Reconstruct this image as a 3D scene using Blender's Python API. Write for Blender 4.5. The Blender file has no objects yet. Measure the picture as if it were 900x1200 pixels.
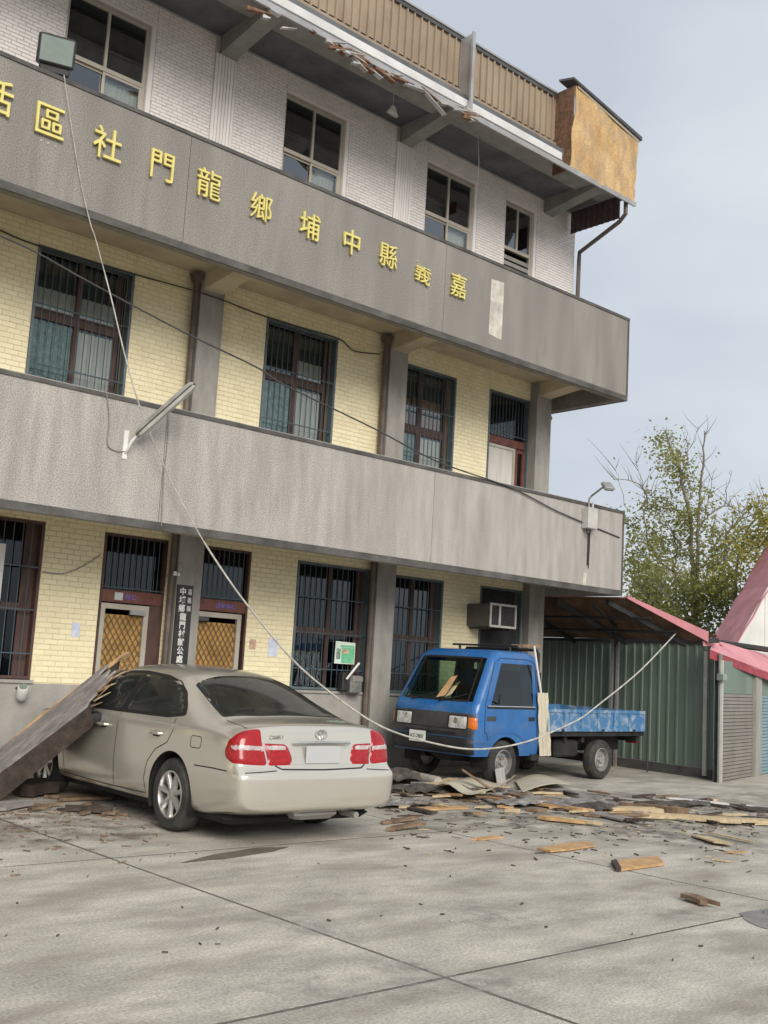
import bpy, bmesh, math, random
import numpy as np
from mathutils import Vector, Matrix
from mathutils.bvhtree import BVHTree
random.seed(7)
RNG = random.Random(11)
SC = bpy.context.scene
COL = SC.collection

# ------------------------------------------------------------------ camera
FPX, YAW, PITCH, ROLL, EYE = 1270.89, 0.724095, 0.140609, -0.0580078, 1.585
def cam_axes():
    f = np.array([math.sin(YAW)*math.cos(PITCH), math.cos(YAW)*math.cos(PITCH), math.sin(PITCH)])
    r = np.array([math.cos(YAW), -math.sin(YAW), 0.0]); d = np.cross(f, r)
    c, s = math.cos(ROLL), math.sin(ROLL)
    return c*r+s*d, -s*r+c*d, f
CR, CD, CF = cam_axes()
cam = bpy.data.cameras.new('camera'); camo = bpy.data.objects.new('camera', cam); COL.objects.link(camo)
cam.sensor_fit = 'VERTICAL'; cam.sensor_height = 36.0; cam.lens = 36.0*FPX/1200.0
cam.clip_start = 0.05; cam.clip_end = 2000
m = Matrix.Identity(4)
for i in range(3):
    m[i][0] = CR[i]; m[i][1] = -CD[i]; m[i][2] = -CF[i]
m[2][3] = EYE
camo.matrix_world = m
SC.camera = camo

# ------------------------------------------------------------------ sky and sun
SUN_EL, SUN_AZ = math.radians(28), math.radians(203)     # azimuth clockwise from +Y
W = bpy.data.worlds.new('World'); SC.world = W; W.use_nodes = True
nt = W.node_tree; nt.nodes.clear()
def wn(t, **k):
    n = nt.nodes.new(t)
    for a, b in k.items(): setattr(n, a, b)
    return n
sky = wn('ShaderNodeTexSky', sky_type='NISHITA'); sky.sun_disc = False
sky.sun_elevation = SUN_EL; sky.sun_rotation = SUN_AZ; sky.dust_density = 3.0
tc = wn('ShaderNodeTexCoord'); mp = wn('ShaderNodeMapping'); mp.inputs['Scale'].default_value = (1, 1, 2.2)
nz = wn('ShaderNodeTexNoise'); nz.inputs['Scale'].default_value = 2.2; nz.inputs['Detail'].default_value = 4; nz.inputs['Roughness'].default_value = .45
rp = wn('ShaderNodeValToRGB')
rp.color_ramp.elements[0].position = .33; rp.color_ramp.elements[0].color = (.455, .50, .56, 1)
rp.color_ramp.elements[1].position = .70; rp.color_ramp.elements[1].color = (.68, .715, .745, 1)
b1 = wn('ShaderNodeBackground'); b1.inputs['Strength'].default_value = .06
b2 = wn('ShaderNodeBackground'); b2.inputs['Strength'].default_value = 1.0
mx = wn('ShaderNodeMixShader'); mx.inputs[0].default_value = .88
out = wn('ShaderNodeOutputWorld'); L = nt.links.new
L(tc.outputs['Generated'], mp.inputs[0]); L(mp.outputs[0], nz.inputs['Vector']); L(nz.outputs[0], rp.inputs[0])
L(sky.outputs[0], b1.inputs[0]); L(rp.outputs[0], b2.inputs[0]); L(b1.outputs[0], mx.inputs[1]); L(b2.outputs[0], mx.inputs[2]); L(mx.outputs[0], out.inputs[0])
sd = bpy.data.lights.new('sun', 'SUN'); sd.energy = 2.2; sd.angle = math.radians(32); sd.color = (1, .94, .85)
so = bpy.data.objects.new('sun', sd); COL.objects.link(so)
dirv = Vector((math.sin(SUN_AZ)*math.cos(SUN_EL), math.cos(SUN_AZ)*math.cos(SUN_EL), math.sin(SUN_EL)))
so.rotation_euler = dirv.to_track_quat('Z', 'Y').to_euler(); so.location = (-10, -10, 25)
vs = SC.view_settings
vs.view_transform = 'Standard'; vs.look = 'None'; vs.exposure = 0.42; vs.gamma = 1; vs.use_curve_mapping = False

# ------------------------------------------------------------------ pixel helpers (photograph is 900 x 1200)
def ray(x, y): return CR*((x-450)/FPX)+CD*((y-600)/FPX)+CF
def ground(x, y, z=0.0):
    d = ray(x, y); return np.array([0, 0, EYE])+d*((z-EYE)/d[2])
def onY(x, y, Y):
    d = ray(x, y); return np.array([0, 0, EYE])+d*(Y/d[1])
def onX(x, y, X):
    d = ray(x, y); return np.array([0, 0, EYE])+d*(X/d[0])
def atD(x, y, D): return np.array([0, 0, EYE])+ray(x, y)*D

# ------------------------------------------------------------------ materials
MATS = {}
def mat(name, base, rough=.7, metal=0.0, var=.18, scale=4.0, stretch=(1, 1, 1), c2=None, spk=.0, spk_scale=90.0, bump=0.0, bscale=40.0,
        isl=0.0, coat=0.0, coords='Object', spec=.5, dirt=None, dirt_scale=1.3, dirt_amt=.5, rvar=.1, emit=None):
    """noise-varied principled material: c2 = second colour, spk = fine speckle, isl = random value per piece, dirt = stains of a colour"""
    if name in MATS: return MATS[name]
    m = bpy.data.materials.new(name); m.use_nodes = True; t = m.node_tree; n = t.nodes; l = t.links.new
    bs = n['Principled BSDF']; bs.inputs['Metallic'].default_value = metal
    bs.inputs['Specular IOR Level'].default_value = spec
    if coat: bs.inputs['Coat Weight'].default_value = coat; bs.inputs['Coat Roughness'].default_value = .08
    if coords == 'World':
        g = n.new('ShaderNodeNewGeometry'); vec = g.outputs['Position']
    else:
        g = n.new('ShaderNodeTexCoord'); vec = g.outputs['Object']
    mpn = n.new('ShaderNodeMapping'); mpn.inputs['Scale'].default_value = stretch; l(vec, mpn.inputs[0])
    def noise(sc, det=4, v=mpn.outputs[0], rg=.6):
        q = n.new('ShaderNodeTexNoise'); q.inputs['Scale'].default_value = sc; q.inputs['Detail'].default_value = det; q.inputs['Roughness'].default_value = rg
        l(v, q.inputs['Vector']); return q.outputs[0]
    def mr(src, a, b, lo=.3, hi=.7):
        q = n.new('ShaderNodeMapRange'); q.inputs[1].default_value = lo; q.inputs[2].default_value = hi; q.inputs[3].default_value = a; q.inputs[4].default_value = b
        l(src, q.inputs[0]); return q.outputs[0]
    def mix(f, a, b, bt='MIX'):
        q = n.new('ShaderNodeMix'); q.data_type = 'RGBA'; q.blend_type = bt
        for s, x in ((0, f), (6, a), (7, b)):
            if hasattr(x, 'links') or isinstance(x, bpy.types.NodeSocket): l(x, q.inputs[s])
            elif s == 0: q.inputs[0].default_value = x
            else: q.inputs[s].default_value = (*x[:3], 1)
        return q.outputs[2]
    n1 = noise(scale)
    c2 = c2 or tuple(min(1, c*(1-2*var)) for c in base)
    hi_c = tuple(min(1, c*(1+var*.5)) for c in base)
    col = mix(mr(n1, 0, 1), c2, hi_c)
    if spk:
        sv = mr(noise(spk_scale, 2, vec), 1-spk, 1+spk); h = n.new('ShaderNodeHueSaturation'); l(col, h.inputs['Color']); l(sv, h.inputs['Value']); col = h.outputs[0]
    if isl:
        gi = n.new('ShaderNodeNewGeometry'); oi = n.new('ShaderNodeObjectInfo'); ad = n.new('ShaderNodeMath'); ad.operation = 'ADD'
        l(gi.outputs['Random Per Island'], ad.inputs[0]); l(oi.outputs['Random'], ad.inputs[1])
        fr = n.new('ShaderNodeMath'); fr.operation = 'FRACT'; l(ad.outputs[0], fr.inputs[0])
        h = n.new('ShaderNodeHueSaturation'); l(col, h.inputs['Color']); l(mr(fr.outputs[0], 1-isl, 1+isl*.6, 0, 1), h.inputs['Value']); col = h.outputs[0]
    if dirt:
        d = mr(noise(dirt_scale, 6), 0, dirt_amt, .48, .72); col = mix(d, col, dirt)
    l(col, bs.inputs['Base Color'])
    l(mr(n1, rough+rvar, max(.02, rough-rvar)), bs.inputs['Roughness'])
    if bump:
        b = n.new('ShaderNodeBump'); b.inputs['Strength'].default_value = bump; b.inputs['Distance'].default_value = .01
        l(noise(bscale, 5, vec), b.inputs['Height']); l(b.outputs[0], bs.inputs['Normal'])
    if emit:
        bs.inputs['Emission Color'].default_value = (*emit, 1); bs.inputs['Emission Strength'].default_value = 1
    m['bsdf'] = 1; MATS[name] = m
    return m
def glass(name, tint=(.75, .85, .82), refl=.12, rough=.03, top=.55):
    if name in MATS: return MATS[name]
    m = bpy.data.materials.new(name); m.use_nodes = True; t = m.node_tree; n = t.nodes; n.clear(); l = t.links.new
    tr = n.new('ShaderNodeBsdfTransparent'); tr.inputs[0].default_value = (*tint, 1)
    gl = n.new('ShaderNodeBsdfGlossy'); gl.inputs[0].default_value = (.9, .95, 1, 1); gl.inputs['Roughness'].default_value = rough
    lw = n.new('ShaderNodeLayerWeight'); lw.inputs[0].default_value = .35
    ma = n.new('ShaderNodeMapRange'); ma.inputs[3].default_value = refl; ma.inputs[4].default_value = top; l(lw.outputs['Facing'], ma.inputs[0])
    mx = n.new('ShaderNodeMixShader'); l(ma.outputs[0], mx.inputs[0]); l(tr.outputs[0], mx.inputs[1]); l(gl.outputs[0], mx.inputs[2])
    o = n.new('ShaderNodeOutputMaterial'); l(mx.outputs[0], o.inputs[0]); MATS[name] = m
    return m

# ------------------------------------------------------------------ mesh helpers
ORG = {}
class MB:
    def __init__(s): s.v = []; s.f = []
    def add(s, vs, fs):
        b = len(s.v); s.v += [tuple(map(float, v)) for v in vs]; s.f += [tuple(i+b for i in f) for f in fs]; return s
    def hexa(s, p): return s.add(p, [(3, 2, 1, 0), (4, 5, 6, 7), (0, 1, 5, 4), (1, 2, 6, 5), (2, 3, 7, 6), (3, 0, 4, 7)])
    def box(s, x0, x1, y0, y1, z0, z1):
        return s.hexa([(x0, y0, z0), (x1, y0, z0), (x1, y1, z0), (x0, y1, z0), (x0, y0, z1), (x1, y0, z1), (x1, y1, z1), (x0, y1, z1)])
    def bbox(s, x0, x1, y0, y1, z0, z1, b=.01):
        """box with chamfered vertical and top edges"""
        p = [(x0+b, y0), (x1-b, y0), (x1, y0+b), (x1, y1-b), (x1-b, y1), (x0+b, y1), (x0, y1-b), (x0, y0+b)]
        cx, cy = (x0+x1)/2, (y0+y1)/2
        def inset(q): return [(x+(b if x < cx else -b), y+(b if y < cy else -b)) for x, y in q]
        q = inset(p); n = 8
        vs = [(x, y, z0+b) for x, y in p]+[(x, y, z1-b) for x, y in p]+[(x, y, z1) for x, y in q]+[(x, y, z0) for x, y in q]
        fs = []
        for k in range(n):
            j = (k+1) % n
            fs += [(k, j, n+j, n+k), (n+k, n+j, 2*n+j, 2*n+k), (3*n+k, 3*n+j, j, k)]
        fs += [tuple(range(2*n, 3*n)), tuple(reversed(range(3*n, 4*n)))]
        return s.add(vs, fs)
    def prism(s, poly, off):
        n = len(poly); o = np.array(off, float)
        a = [np.array(p, float) for p in poly]
        return s.add(a+[p+o for p in a], [tuple(reversed(range(n))), tuple(range(n, 2*n))]+[(i, (i+1) % n, n+(i+1) % n, n+i) for i in range(n)])
    def tube(s, pts, r, n=6, caps=True):
        pts = [Vector(p) for p in pts]; R = r if isinstance(r, (list, tuple)) else [r]*len(pts)
        vs = []; fs = []; prev = None
        for i, p in enumerate(pts):
            d = (pts[min(i+1, len(pts)-1)]-pts[max(i-1, 0)]).normalized()
            if prev is None: a = d.orthogonal().normalized()
            else:
                a = prev-d*prev.dot(d); a = a.normalized() if a.length > 1e-6 else d.orthogonal().normalized()
            prev = a; b = d.cross(a)
            vs += [p+(a*math.cos(2*math.pi*k/n)+b*math.sin(2*math.pi*k/n))*R[i] for k in range(n)]
        for i in range(len(pts)-1):
            for k in range(n):
                j = (k+1) % n; fs.append((i*n+k, i*n+j, (i+1)*n+j, (i+1)*n+k))
        if caps: fs += [tuple(reversed(range(n))), tuple(range((len(pts)-1)*n, len(pts)*n))]
        return s.add(vs, fs)
    def lathe(s, prof, c=(0, 0, 0), axis='x', n=24, closed=False):
        """prof: list of (radius, along)"""
        vs = []; fs = []; m_ = len(prof)
        for r, a in prof:
            for k in range(n):
                t = 2*math.pi*k/n; u, w = r*math.cos(t), r*math.sin(t)
                p = (a, u, w) if axis == 'x' else (u, a, w) if axis == 'y' else (u, w, a)
                vs.append((p[0]+c[0], p[1]+c[1], p[2]+c[2]))
        for i in range(m_ if closed else m_-1):
            for k in range(n):
                j = (k+1) % n; i2 = (i+1) % m_; fs.append((i*n+k, i*n+j, i2*n+j, i2*n+k))
        if not closed:
            fs += [tuple(reversed(range(n))), tuple(range((m_-1)*n, m_*n))]
        return s.add(vs, fs)
    def grid(s, P, thick=None):
        """P[i][j] points; one sheet, or a slab if thick (vector) is given"""
        a, b = len(P), len(P[0]); vs = [p for r in P for p in r]
        fs = [(i*b+j, i*b+j+1, (i+1)*b+j+1, (i+1)*b+j) for i in range(a-1) for j in range(b-1)]
        if thick is not None:
            o = np.array(thick, float); N = a*b; vs = vs+[np.array(p, float)+o for p in vs]
            fs += [tuple(N+q for q in reversed(f)) for f in fs]
            rim = [(0, j) for j in range(b)]+[(i, b-1) for i in range(1, a)]+[(a-1, j) for j in range(b-2, -1, -1)]+[(i, 0) for i in range(a-2, 0, -1)]
            ids = [i*b+j for i, j in rim]
            for q in range(len(ids)):
                u, w = ids[q], ids[(q+1) % len(ids)]; fs.append((w, u, N+u, N+w))
        return s.add(vs, fs)
    def build(s, name, material, parent=None, smooth=False, org=None, fix=True):
        o_ = np.array(org if org is not None else ORG.get(parent, (0, 0, 0)), float)
        me = bpy.data.meshes.new(name)
        me.from_pydata([tuple(np.array(v)-o_) for v in s.v], [], s.f); me.update()
        if fix:
            bm = bmesh.new(); bm.from_mesh(me); bmesh.ops.recalc_face_normals(bm, faces=bm.faces); bm.to_mesh(me); bm.free()
        return link(name, me, material, parent, smooth, o_)
def link(name, me, material, parent=None, smooth=False, o_=(0, 0, 0)):
    me.materials.clear(); me.materials.append(material)
    if smooth:
        me.polygons.foreach_set('use_smooth', [True]*len(me.polygons))
        if smooth != 'all': me.set_sharp_from_angle(angle=math.radians(38))
    o = bpy.data.objects.new(name, me); COL.objects.link(o)
    if parent is not None: o.parent = parent
    else: o.location = tuple(o_)
    ORG[o] = tuple(o_)
    return o
def tag(o, label=None, cat=None, group=None, kind=None):
    if label: o['label'] = label
    if cat: o['category'] = cat
    if group: o['group'] = group
    if kind: o['kind'] = kind
    return o
def thing(name, label, cat, loc=(0, 0, 0), rotz=0, group=None, local=False):
    o = bpy.data.objects.new(name, None); COL.objects.link(o); o.location = tuple(loc); o.rotation_euler = (0, 0, rotz); o.empty_display_size = .2
    ORG[o] = (0, 0, 0) if local else tuple(loc)
    return tag(o, label, cat, group)
def share(name, me, parent, loc):
    o = bpy.data.objects.new(name, me); COL.objects.link(o); o.parent = parent; o.location = loc; return o
def part(name, material, parent, *boxes, smooth=False):
    b = MB()
    for q in boxes: b.box(*q)
    return b.build(name, material, parent, smooth)
def text_mesh(body, size, fat=0.0, extr=.01):
    cu = bpy.data.curves.new('lettering', 'FONT'); cu.body = body; cu.size = size; cu.offset = fat; cu.extrude = extr; cu.align_x = 'CENTER'; cu.resolution_u = 2
    o = bpy.data.objects.new('lettering', cu); COL.objects.link(o)
    me = bpy.data.meshes.new_from_object(o.evaluated_get(bpy.context.evaluated_depsgraph_get()))
    bpy.data.objects.remove(o); bpy.data.curves.remove(cu)
    return me
def place_text(body, size, c, parent, material, name, fat=0.0, extr=.01, squash=1.0, roll=0.0, drop=None):
    """letters in a plane facing -Y, centred on c (world)"""
    me = text_mesh(body, size, fat, extr)
    xs = [v.co.x for v in me.vertices]; ys = [v.co.y for v in me.vertices]; cx, cy = (min(xs)+max(xs))/2, (min(ys)+max(ys))/2
    org = ORG.get(parent, (0, 0, 0)); cr, sr = math.cos(roll), math.sin(roll)
    for v in me.vertices:
        x, y, z = (v.co.x-cx)*squash, v.co.y-cy, v.co.z
        x, y = x*cr-y*sr, x*sr+y*cr
        v.co = (c[0]+x-org[0], c[1]-z-org[1], c[2]+y-org[2])
    if drop:
        bm = bmesh.new(); bm.from_mesh(me)
        bmesh.ops.delete(bm, geom=[f for f in bm.faces if drop(f.calc_center_median().x+org[0]-c[0], f.calc_center_median().z+org[2]-c[2])], context='FACES'); bm.to_mesh(me); bm.free()
    return link(name, me, material, parent, False, org)

# ------------------------------------------------------------------ material library
m_conc = mat('yard_concrete', (.54, .50, .43), .85, var=.2, scale=1.9, stretch=(.7, 1.5, 1), spk=.3, spk_scale=55, bump=.5, bscale=75, coords='World', isl=.06, dirt=(.25, .22, .18), dirt_scale=1.25, dirt_amt=.8)
m_gap = mat('joint_dirt', (.13, .12, .105), .95, coords='World')
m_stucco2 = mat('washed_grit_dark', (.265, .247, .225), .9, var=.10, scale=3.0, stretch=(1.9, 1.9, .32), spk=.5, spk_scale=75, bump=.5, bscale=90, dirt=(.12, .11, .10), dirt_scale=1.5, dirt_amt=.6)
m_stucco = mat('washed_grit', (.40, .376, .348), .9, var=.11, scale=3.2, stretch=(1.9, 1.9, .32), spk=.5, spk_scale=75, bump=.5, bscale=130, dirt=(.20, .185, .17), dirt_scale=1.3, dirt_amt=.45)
m_band = mat('dark_coping', (.105, .10, .095), .85, var=.25, scale=3, spk=.2)
m_copl = mat('pale_coping_edge', (.45, .43, .39), .85, var=.25, scale=5)
m_col = mat('column_render', (.33, .315, .29), .9, var=.15, scale=2.5, stretch=(2, 2, .6), spk=.1, bump=.2)
m_soffit = mat('cream_soffit', (.62, .54, .40), .85, var=.12, scale=1.5, dirt=(.30, .25, .18), dirt_scale=1.2, dirt_amt=.5)
m_mortar_y = mat('mortar_yellow', (.70, .61, .41), .95, var=.12)
m_tile_y = mat('yellow_glazed_tile', (.86, .78, .53), .35, var=.05, scale=1.2, isl=.055, dirt=(.55, .45, .27), dirt_scale=2, dirt_amt=.35)
m_mortar_w = mat('mortar_grey', (.47, .44, .42), .95, var=.1)
m_tile_w = mat('white_glazed_tile', (.78, .73, .705), .4, var=.05, scale=1.0, isl=.06, dirt=(.52, .48, .45), dirt_scale=1.5, dirt_amt=.35)
m_plinth = mat('plinth_render', (.36, .345, .32), .9, var=.14, scale=2, spk=.15, bump=.2)
m_core = mat('interior_plaster', (.30, .28, .26), .9)
m_gold = mat('gold_letter', (.76, .66, .22), .45, metal=.2, var=.08, scale=8)
m_alu = mat('beige_aluminium', (.52, .47, .39), .45, metal=.3, var=.08)
m_blue = mat('blue_grey_steel', (.14, .18, .20), .55, metal=.2, var=.15)
m_bar = mat('window_bar_steel', (.085, .12, .14), .5, metal=.3, var=.15)
m_brown = mat('brown_window_wood', (.10, .055, .045), .6, var=.25, scale=10, stretch=(1, 1, .3))
m_redw = mat('red_brown_beam', (.17, .06, .045), .6, var=.2, scale=8)
m_curt = mat('grey_curtain', (.60, .57, .53), .9, var=.08, scale=5, stretch=(3, 1, .3))
m_curtg = mat('green_curtain', (.20, .30, .27), .9, var=.3, scale=14)
m_curtb = mat('blue_curtain', (.02, .05, .08), .9, var=.3, scale=6, stretch=(5, 1, .4))
m_curtr = mat('maroon_curtain', (.045, .025, .025), .9, var=.3, scale=6, stretch=(5, 1, .4))
m_dkteal = mat('dark_teal_blind', (.05, .065, .062), .8)
m_dark = mat('dark_room', (.035, .035, .038), .9)
m_glass = glass('window_glass', (.85, .88, .87), .04, top=.3)
m_glassd = glass('dark_window_glass', (.30, .33, .33), .025, top=.3)
m_glass3 = glass('grey_window_glass', (.30, .32, .32), .11, top=.5)
m_pipe = mat('brown_downpipe', (.13, .10, .08), .6, var=.2, scale=4)
m_pvc = mat('grey_pipe', (.30, .30, .30), .6, var=.1)
m_steel = mat('galvanised_steel', (.50, .50, .50), .45, metal=.55, var=.15, scale=5, dirt=(.25, .17, .11), dirt_scale=2.5, dirt_amt=.6)
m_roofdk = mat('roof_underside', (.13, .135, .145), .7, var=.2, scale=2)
m_bracket = mat('bracket_concrete', (.27, .265, .255), .85, var=.15, scale=3)
m_siding = mat('tan_metal_siding', (.34, .265, .19), .55, metal=.1, var=.12, scale=1.5, stretch=(1, 1, .5), dirt=(.18, .12, .08), dirt_scale=2.2, dirt_amt=.5)
m_ply = mat('weathered_plywood', (.55, .38, .19), .75, var=.2, scale=1.6, stretch=(2.2, 2.2, 1.0), c2=(.40, .24, .10), spk=.2, spk_scale=30, dirt=(.26, .21, .16), dirt_scale=1.5, dirt_amt=.85, bump=.3)
m_flash = mat('dark_flashing', (.10, .10, .10), .5, metal=.3, var=.2)
m_rust = mat('rusty_scrap', (.20, .10, .055), .85, var=.35, scale=14, c2=(.08, .05, .035))

# ------------------------------------------------------------------ ground
g = MB(); g.add([(-300, -300, -.03), (300, -300, -.03), (300, 300, -.03), (-300, 300, -.03)], [(0, 1, 2, 3)])
m_earth = mat('outer_concrete', (.33, .315, .29), .9, var=.2, scale=.6, spk=.15, spk_scale=40, coords='World', bump=.2, dirt=(.18, .16, .13), dirt_scale=.5)
m_under = mat('joint_bed', (.12, .11, .10), .95, coords='World')
gr = tag(g.build('ground', m_earth, None, fix=False), 'grey concrete yard in front of the building', None, None, 'structure')
MOD = 3.637; XS = [4.275+MOD*k for k in range(-5, 8)]; YS = [-10.41, -6.77, -3.14, .50, 4.14, 7.78, 11.42, 12.97]
for i in range(len(XS)-1):
    for j in range(len(YS)-1):
        gp = .013+RNG.uniform(0, .006); dz = RNG.uniform(-.0012, 0)
        MB().bbox(XS[i]+gp, XS[i+1]-gp, YS[j]+gp, YS[j+1]-gp, -.029, dz, .002).build('concrete_slab', m_conc, gr)
sb = MB(); sb.add([(XS[0], YS[0], -.0024), (XS[-1], YS[0], -.0024), (XS[-1], 12.97, -.0024), (XS[0], 12.97, -.0024)], [(0, 1, 2, 3)]); sb.build('joint_filler', m_gap, gr, fix=False)
def stain(pts, mname, base, rough, amt):
    b = MB(); c = np.mean([ground(*p) for p in pts], axis=0); P = [ground(*p) for p in pts]; n = len(P)
    ring = []
    for k in range(n):
        a, d = P[k], P[(k+1) % n]
        for t in (0, .33, .66):
            q = a+(d-a)*t; q = c+(q-c)*(1+RNG.uniform(-.10, .10)); ring.append((q[0], q[1], .0035))
    b.add(ring, [tuple(range(len(ring)))]); b.build('damp_patch', mat(mname, base, rough, var=.2, scale=5, coords='World'), gr, fix=False)
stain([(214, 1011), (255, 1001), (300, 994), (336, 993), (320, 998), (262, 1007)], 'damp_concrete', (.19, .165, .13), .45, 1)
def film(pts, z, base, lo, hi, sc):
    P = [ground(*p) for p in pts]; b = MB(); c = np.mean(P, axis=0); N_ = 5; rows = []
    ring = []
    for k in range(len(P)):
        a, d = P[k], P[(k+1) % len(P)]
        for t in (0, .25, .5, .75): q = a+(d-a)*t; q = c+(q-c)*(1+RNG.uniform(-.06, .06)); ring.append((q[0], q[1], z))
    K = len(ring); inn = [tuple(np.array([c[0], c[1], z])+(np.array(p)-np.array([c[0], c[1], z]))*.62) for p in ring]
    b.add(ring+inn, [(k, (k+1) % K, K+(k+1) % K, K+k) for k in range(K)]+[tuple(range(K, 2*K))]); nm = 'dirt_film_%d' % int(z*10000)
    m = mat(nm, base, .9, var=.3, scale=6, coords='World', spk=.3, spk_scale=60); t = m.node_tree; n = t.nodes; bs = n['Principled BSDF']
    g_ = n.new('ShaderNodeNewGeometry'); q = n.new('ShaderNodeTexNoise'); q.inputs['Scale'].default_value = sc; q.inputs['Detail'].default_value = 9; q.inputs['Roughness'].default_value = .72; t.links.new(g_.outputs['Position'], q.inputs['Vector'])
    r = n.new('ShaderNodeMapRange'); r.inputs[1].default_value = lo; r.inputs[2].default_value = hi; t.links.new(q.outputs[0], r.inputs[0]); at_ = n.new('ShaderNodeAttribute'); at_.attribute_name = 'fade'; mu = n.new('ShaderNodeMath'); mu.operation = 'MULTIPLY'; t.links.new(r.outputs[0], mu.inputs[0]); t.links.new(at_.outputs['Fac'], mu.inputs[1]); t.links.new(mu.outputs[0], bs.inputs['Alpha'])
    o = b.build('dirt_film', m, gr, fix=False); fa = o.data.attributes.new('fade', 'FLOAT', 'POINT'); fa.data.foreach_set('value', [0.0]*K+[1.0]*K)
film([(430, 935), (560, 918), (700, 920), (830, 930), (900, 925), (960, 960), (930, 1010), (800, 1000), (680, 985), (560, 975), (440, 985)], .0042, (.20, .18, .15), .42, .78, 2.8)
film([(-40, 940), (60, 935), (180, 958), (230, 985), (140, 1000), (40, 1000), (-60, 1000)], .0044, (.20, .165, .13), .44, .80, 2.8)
film([(150, 1060), (420, 1010), (760, 1030), (960, 1060), (900, 1190), (500, 1230), (100, 1200)], .0046, (.60, .575, .52), .54, .74, 1.3)
stain([(866, 1071), (905, 1064), (930, 1085), (900, 1090), (876, 1080)], 'damp_grey_concrete', (.23, .22, .205), .5, 1)

# ------------------------------------------------------------------ the building
YP, YW = 11.40, 13.0
XL, XE, XW, XW3 = -9.0, 15.74, 15.37, 16.10
Z1a, Z1b, Z2a, Z2b = 3.03, 4.53, 6.53, 8.07       # parapet bottoms / tops
S2, S3, SR = 3.45, 6.95, 10.62                      # soffits
BL = thing('community_building', 'three storey tiled building with grey grit balconies, gold lettering and broken roof edge', 'building', (6, 13, 0))
COLX = [7.875-3.63*2, 7.875-3.63, 7.875, 11.49, 15.16]
op1 = [(.95, 2.2, 1.13, 3.13), (2.7, 3.9, 1.13, 3.1), (4.55, 5.82, 1.13, 3.13), (6.65, 7.60, 0, 3.11), (8.07, 8.98, 0, 3.11), (9.83, 11.29, 1.13, 3.08), (11.69, 12.93, 1.13, 3.06), (13.84, 14.95, 1.13, 3.07)]
op2 = [(-1.9, -.5, 4.4, 6.66), (1.72, 3.10, 4.4, 6.66), (5.35, 6.73, 4.4, 6.66), (8.94, 10.32, 4.4, 6.63), (11.70, 13.0, 4.4, 6.60), (13.85, 14.95, 3.6, 6.60)]
op3 = [(-1.85, -.56, 8.3, 10.26), (1.78, 3.07, 8.3, 10.26), (5.41, 6.72, 8.3, 10.26), (9.0, 10.28, 8.3, 10.26), (12.04, 13.31, 8.3, 10.24), (14.07, 14.95, 8.3, 10.24)]
def rects(x0, x1, z0, z1, ops):
    r = []; x = x0
    for a, b, c, d in sorted(ops):
        if a > x: r.append((x, a, z0, z1))
        if c > z0: r.append((a, b, z0, c))
        if d < z1: r.append((a, b, d, z1))
        x = b
    if x < x1: r.append((x, x1, z0, z1))
    return r
def wall(ops, x0, x1, z0, z1, mm):
    b = MB()
    for a, c, d, e in rects(x0, x1, z0, z1, ops): b.box(a, c, YW, YW+.22, d, e)
    return b.build('wall', mm, BL)
w1 = wall(op1, XL, XW, 0, S2, m_mortar_y); w2 = wall(op2, XL, XW, S2+.15, S3, m_mortar_y); w3 = wall(op3, XL, XW3, S3+.15, SR, m_mortar_w)
part('rear_wall', m_core, BL, (XL, XW, 19.8, 20, 0, S3), (XL, XW3, 19.8, 20, S3, SR))
for q in ((XW-.2, XW, YW+.22, 19.8, 0, S3+.15), (XW3-.2, XW3, YW+.22, 19.8, S3+.15, SR), (XL, XL+.2, YW+.22, 19.8, 0, SR)): part('end_wall', m_col, BL, q)
part('floor_slab', m_dark, BL, (XL+.2, XW-.2, YW+.22, 19.8, 0.001, .1), (XL+.2, XW-.2, YW+.22, 19.8, S2, S2+.15), (XL+.2, XW3-.2, YW+.22, 19.8, S3, S3+.149), (XL+.2, XW3-.2, YW+.22, 19.8, SR-.1, SR))
part('inner_partition', m_dark, BL, (XL+.2, XW-.2, 14.6, 14.7, .1, S2), (XL+.2, XW-.2, 14.6, 14.7, S2+.15, S3), (XL+.2, XW-.2, 14.6, 14.7, S3+.15, SR-.1))
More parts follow.
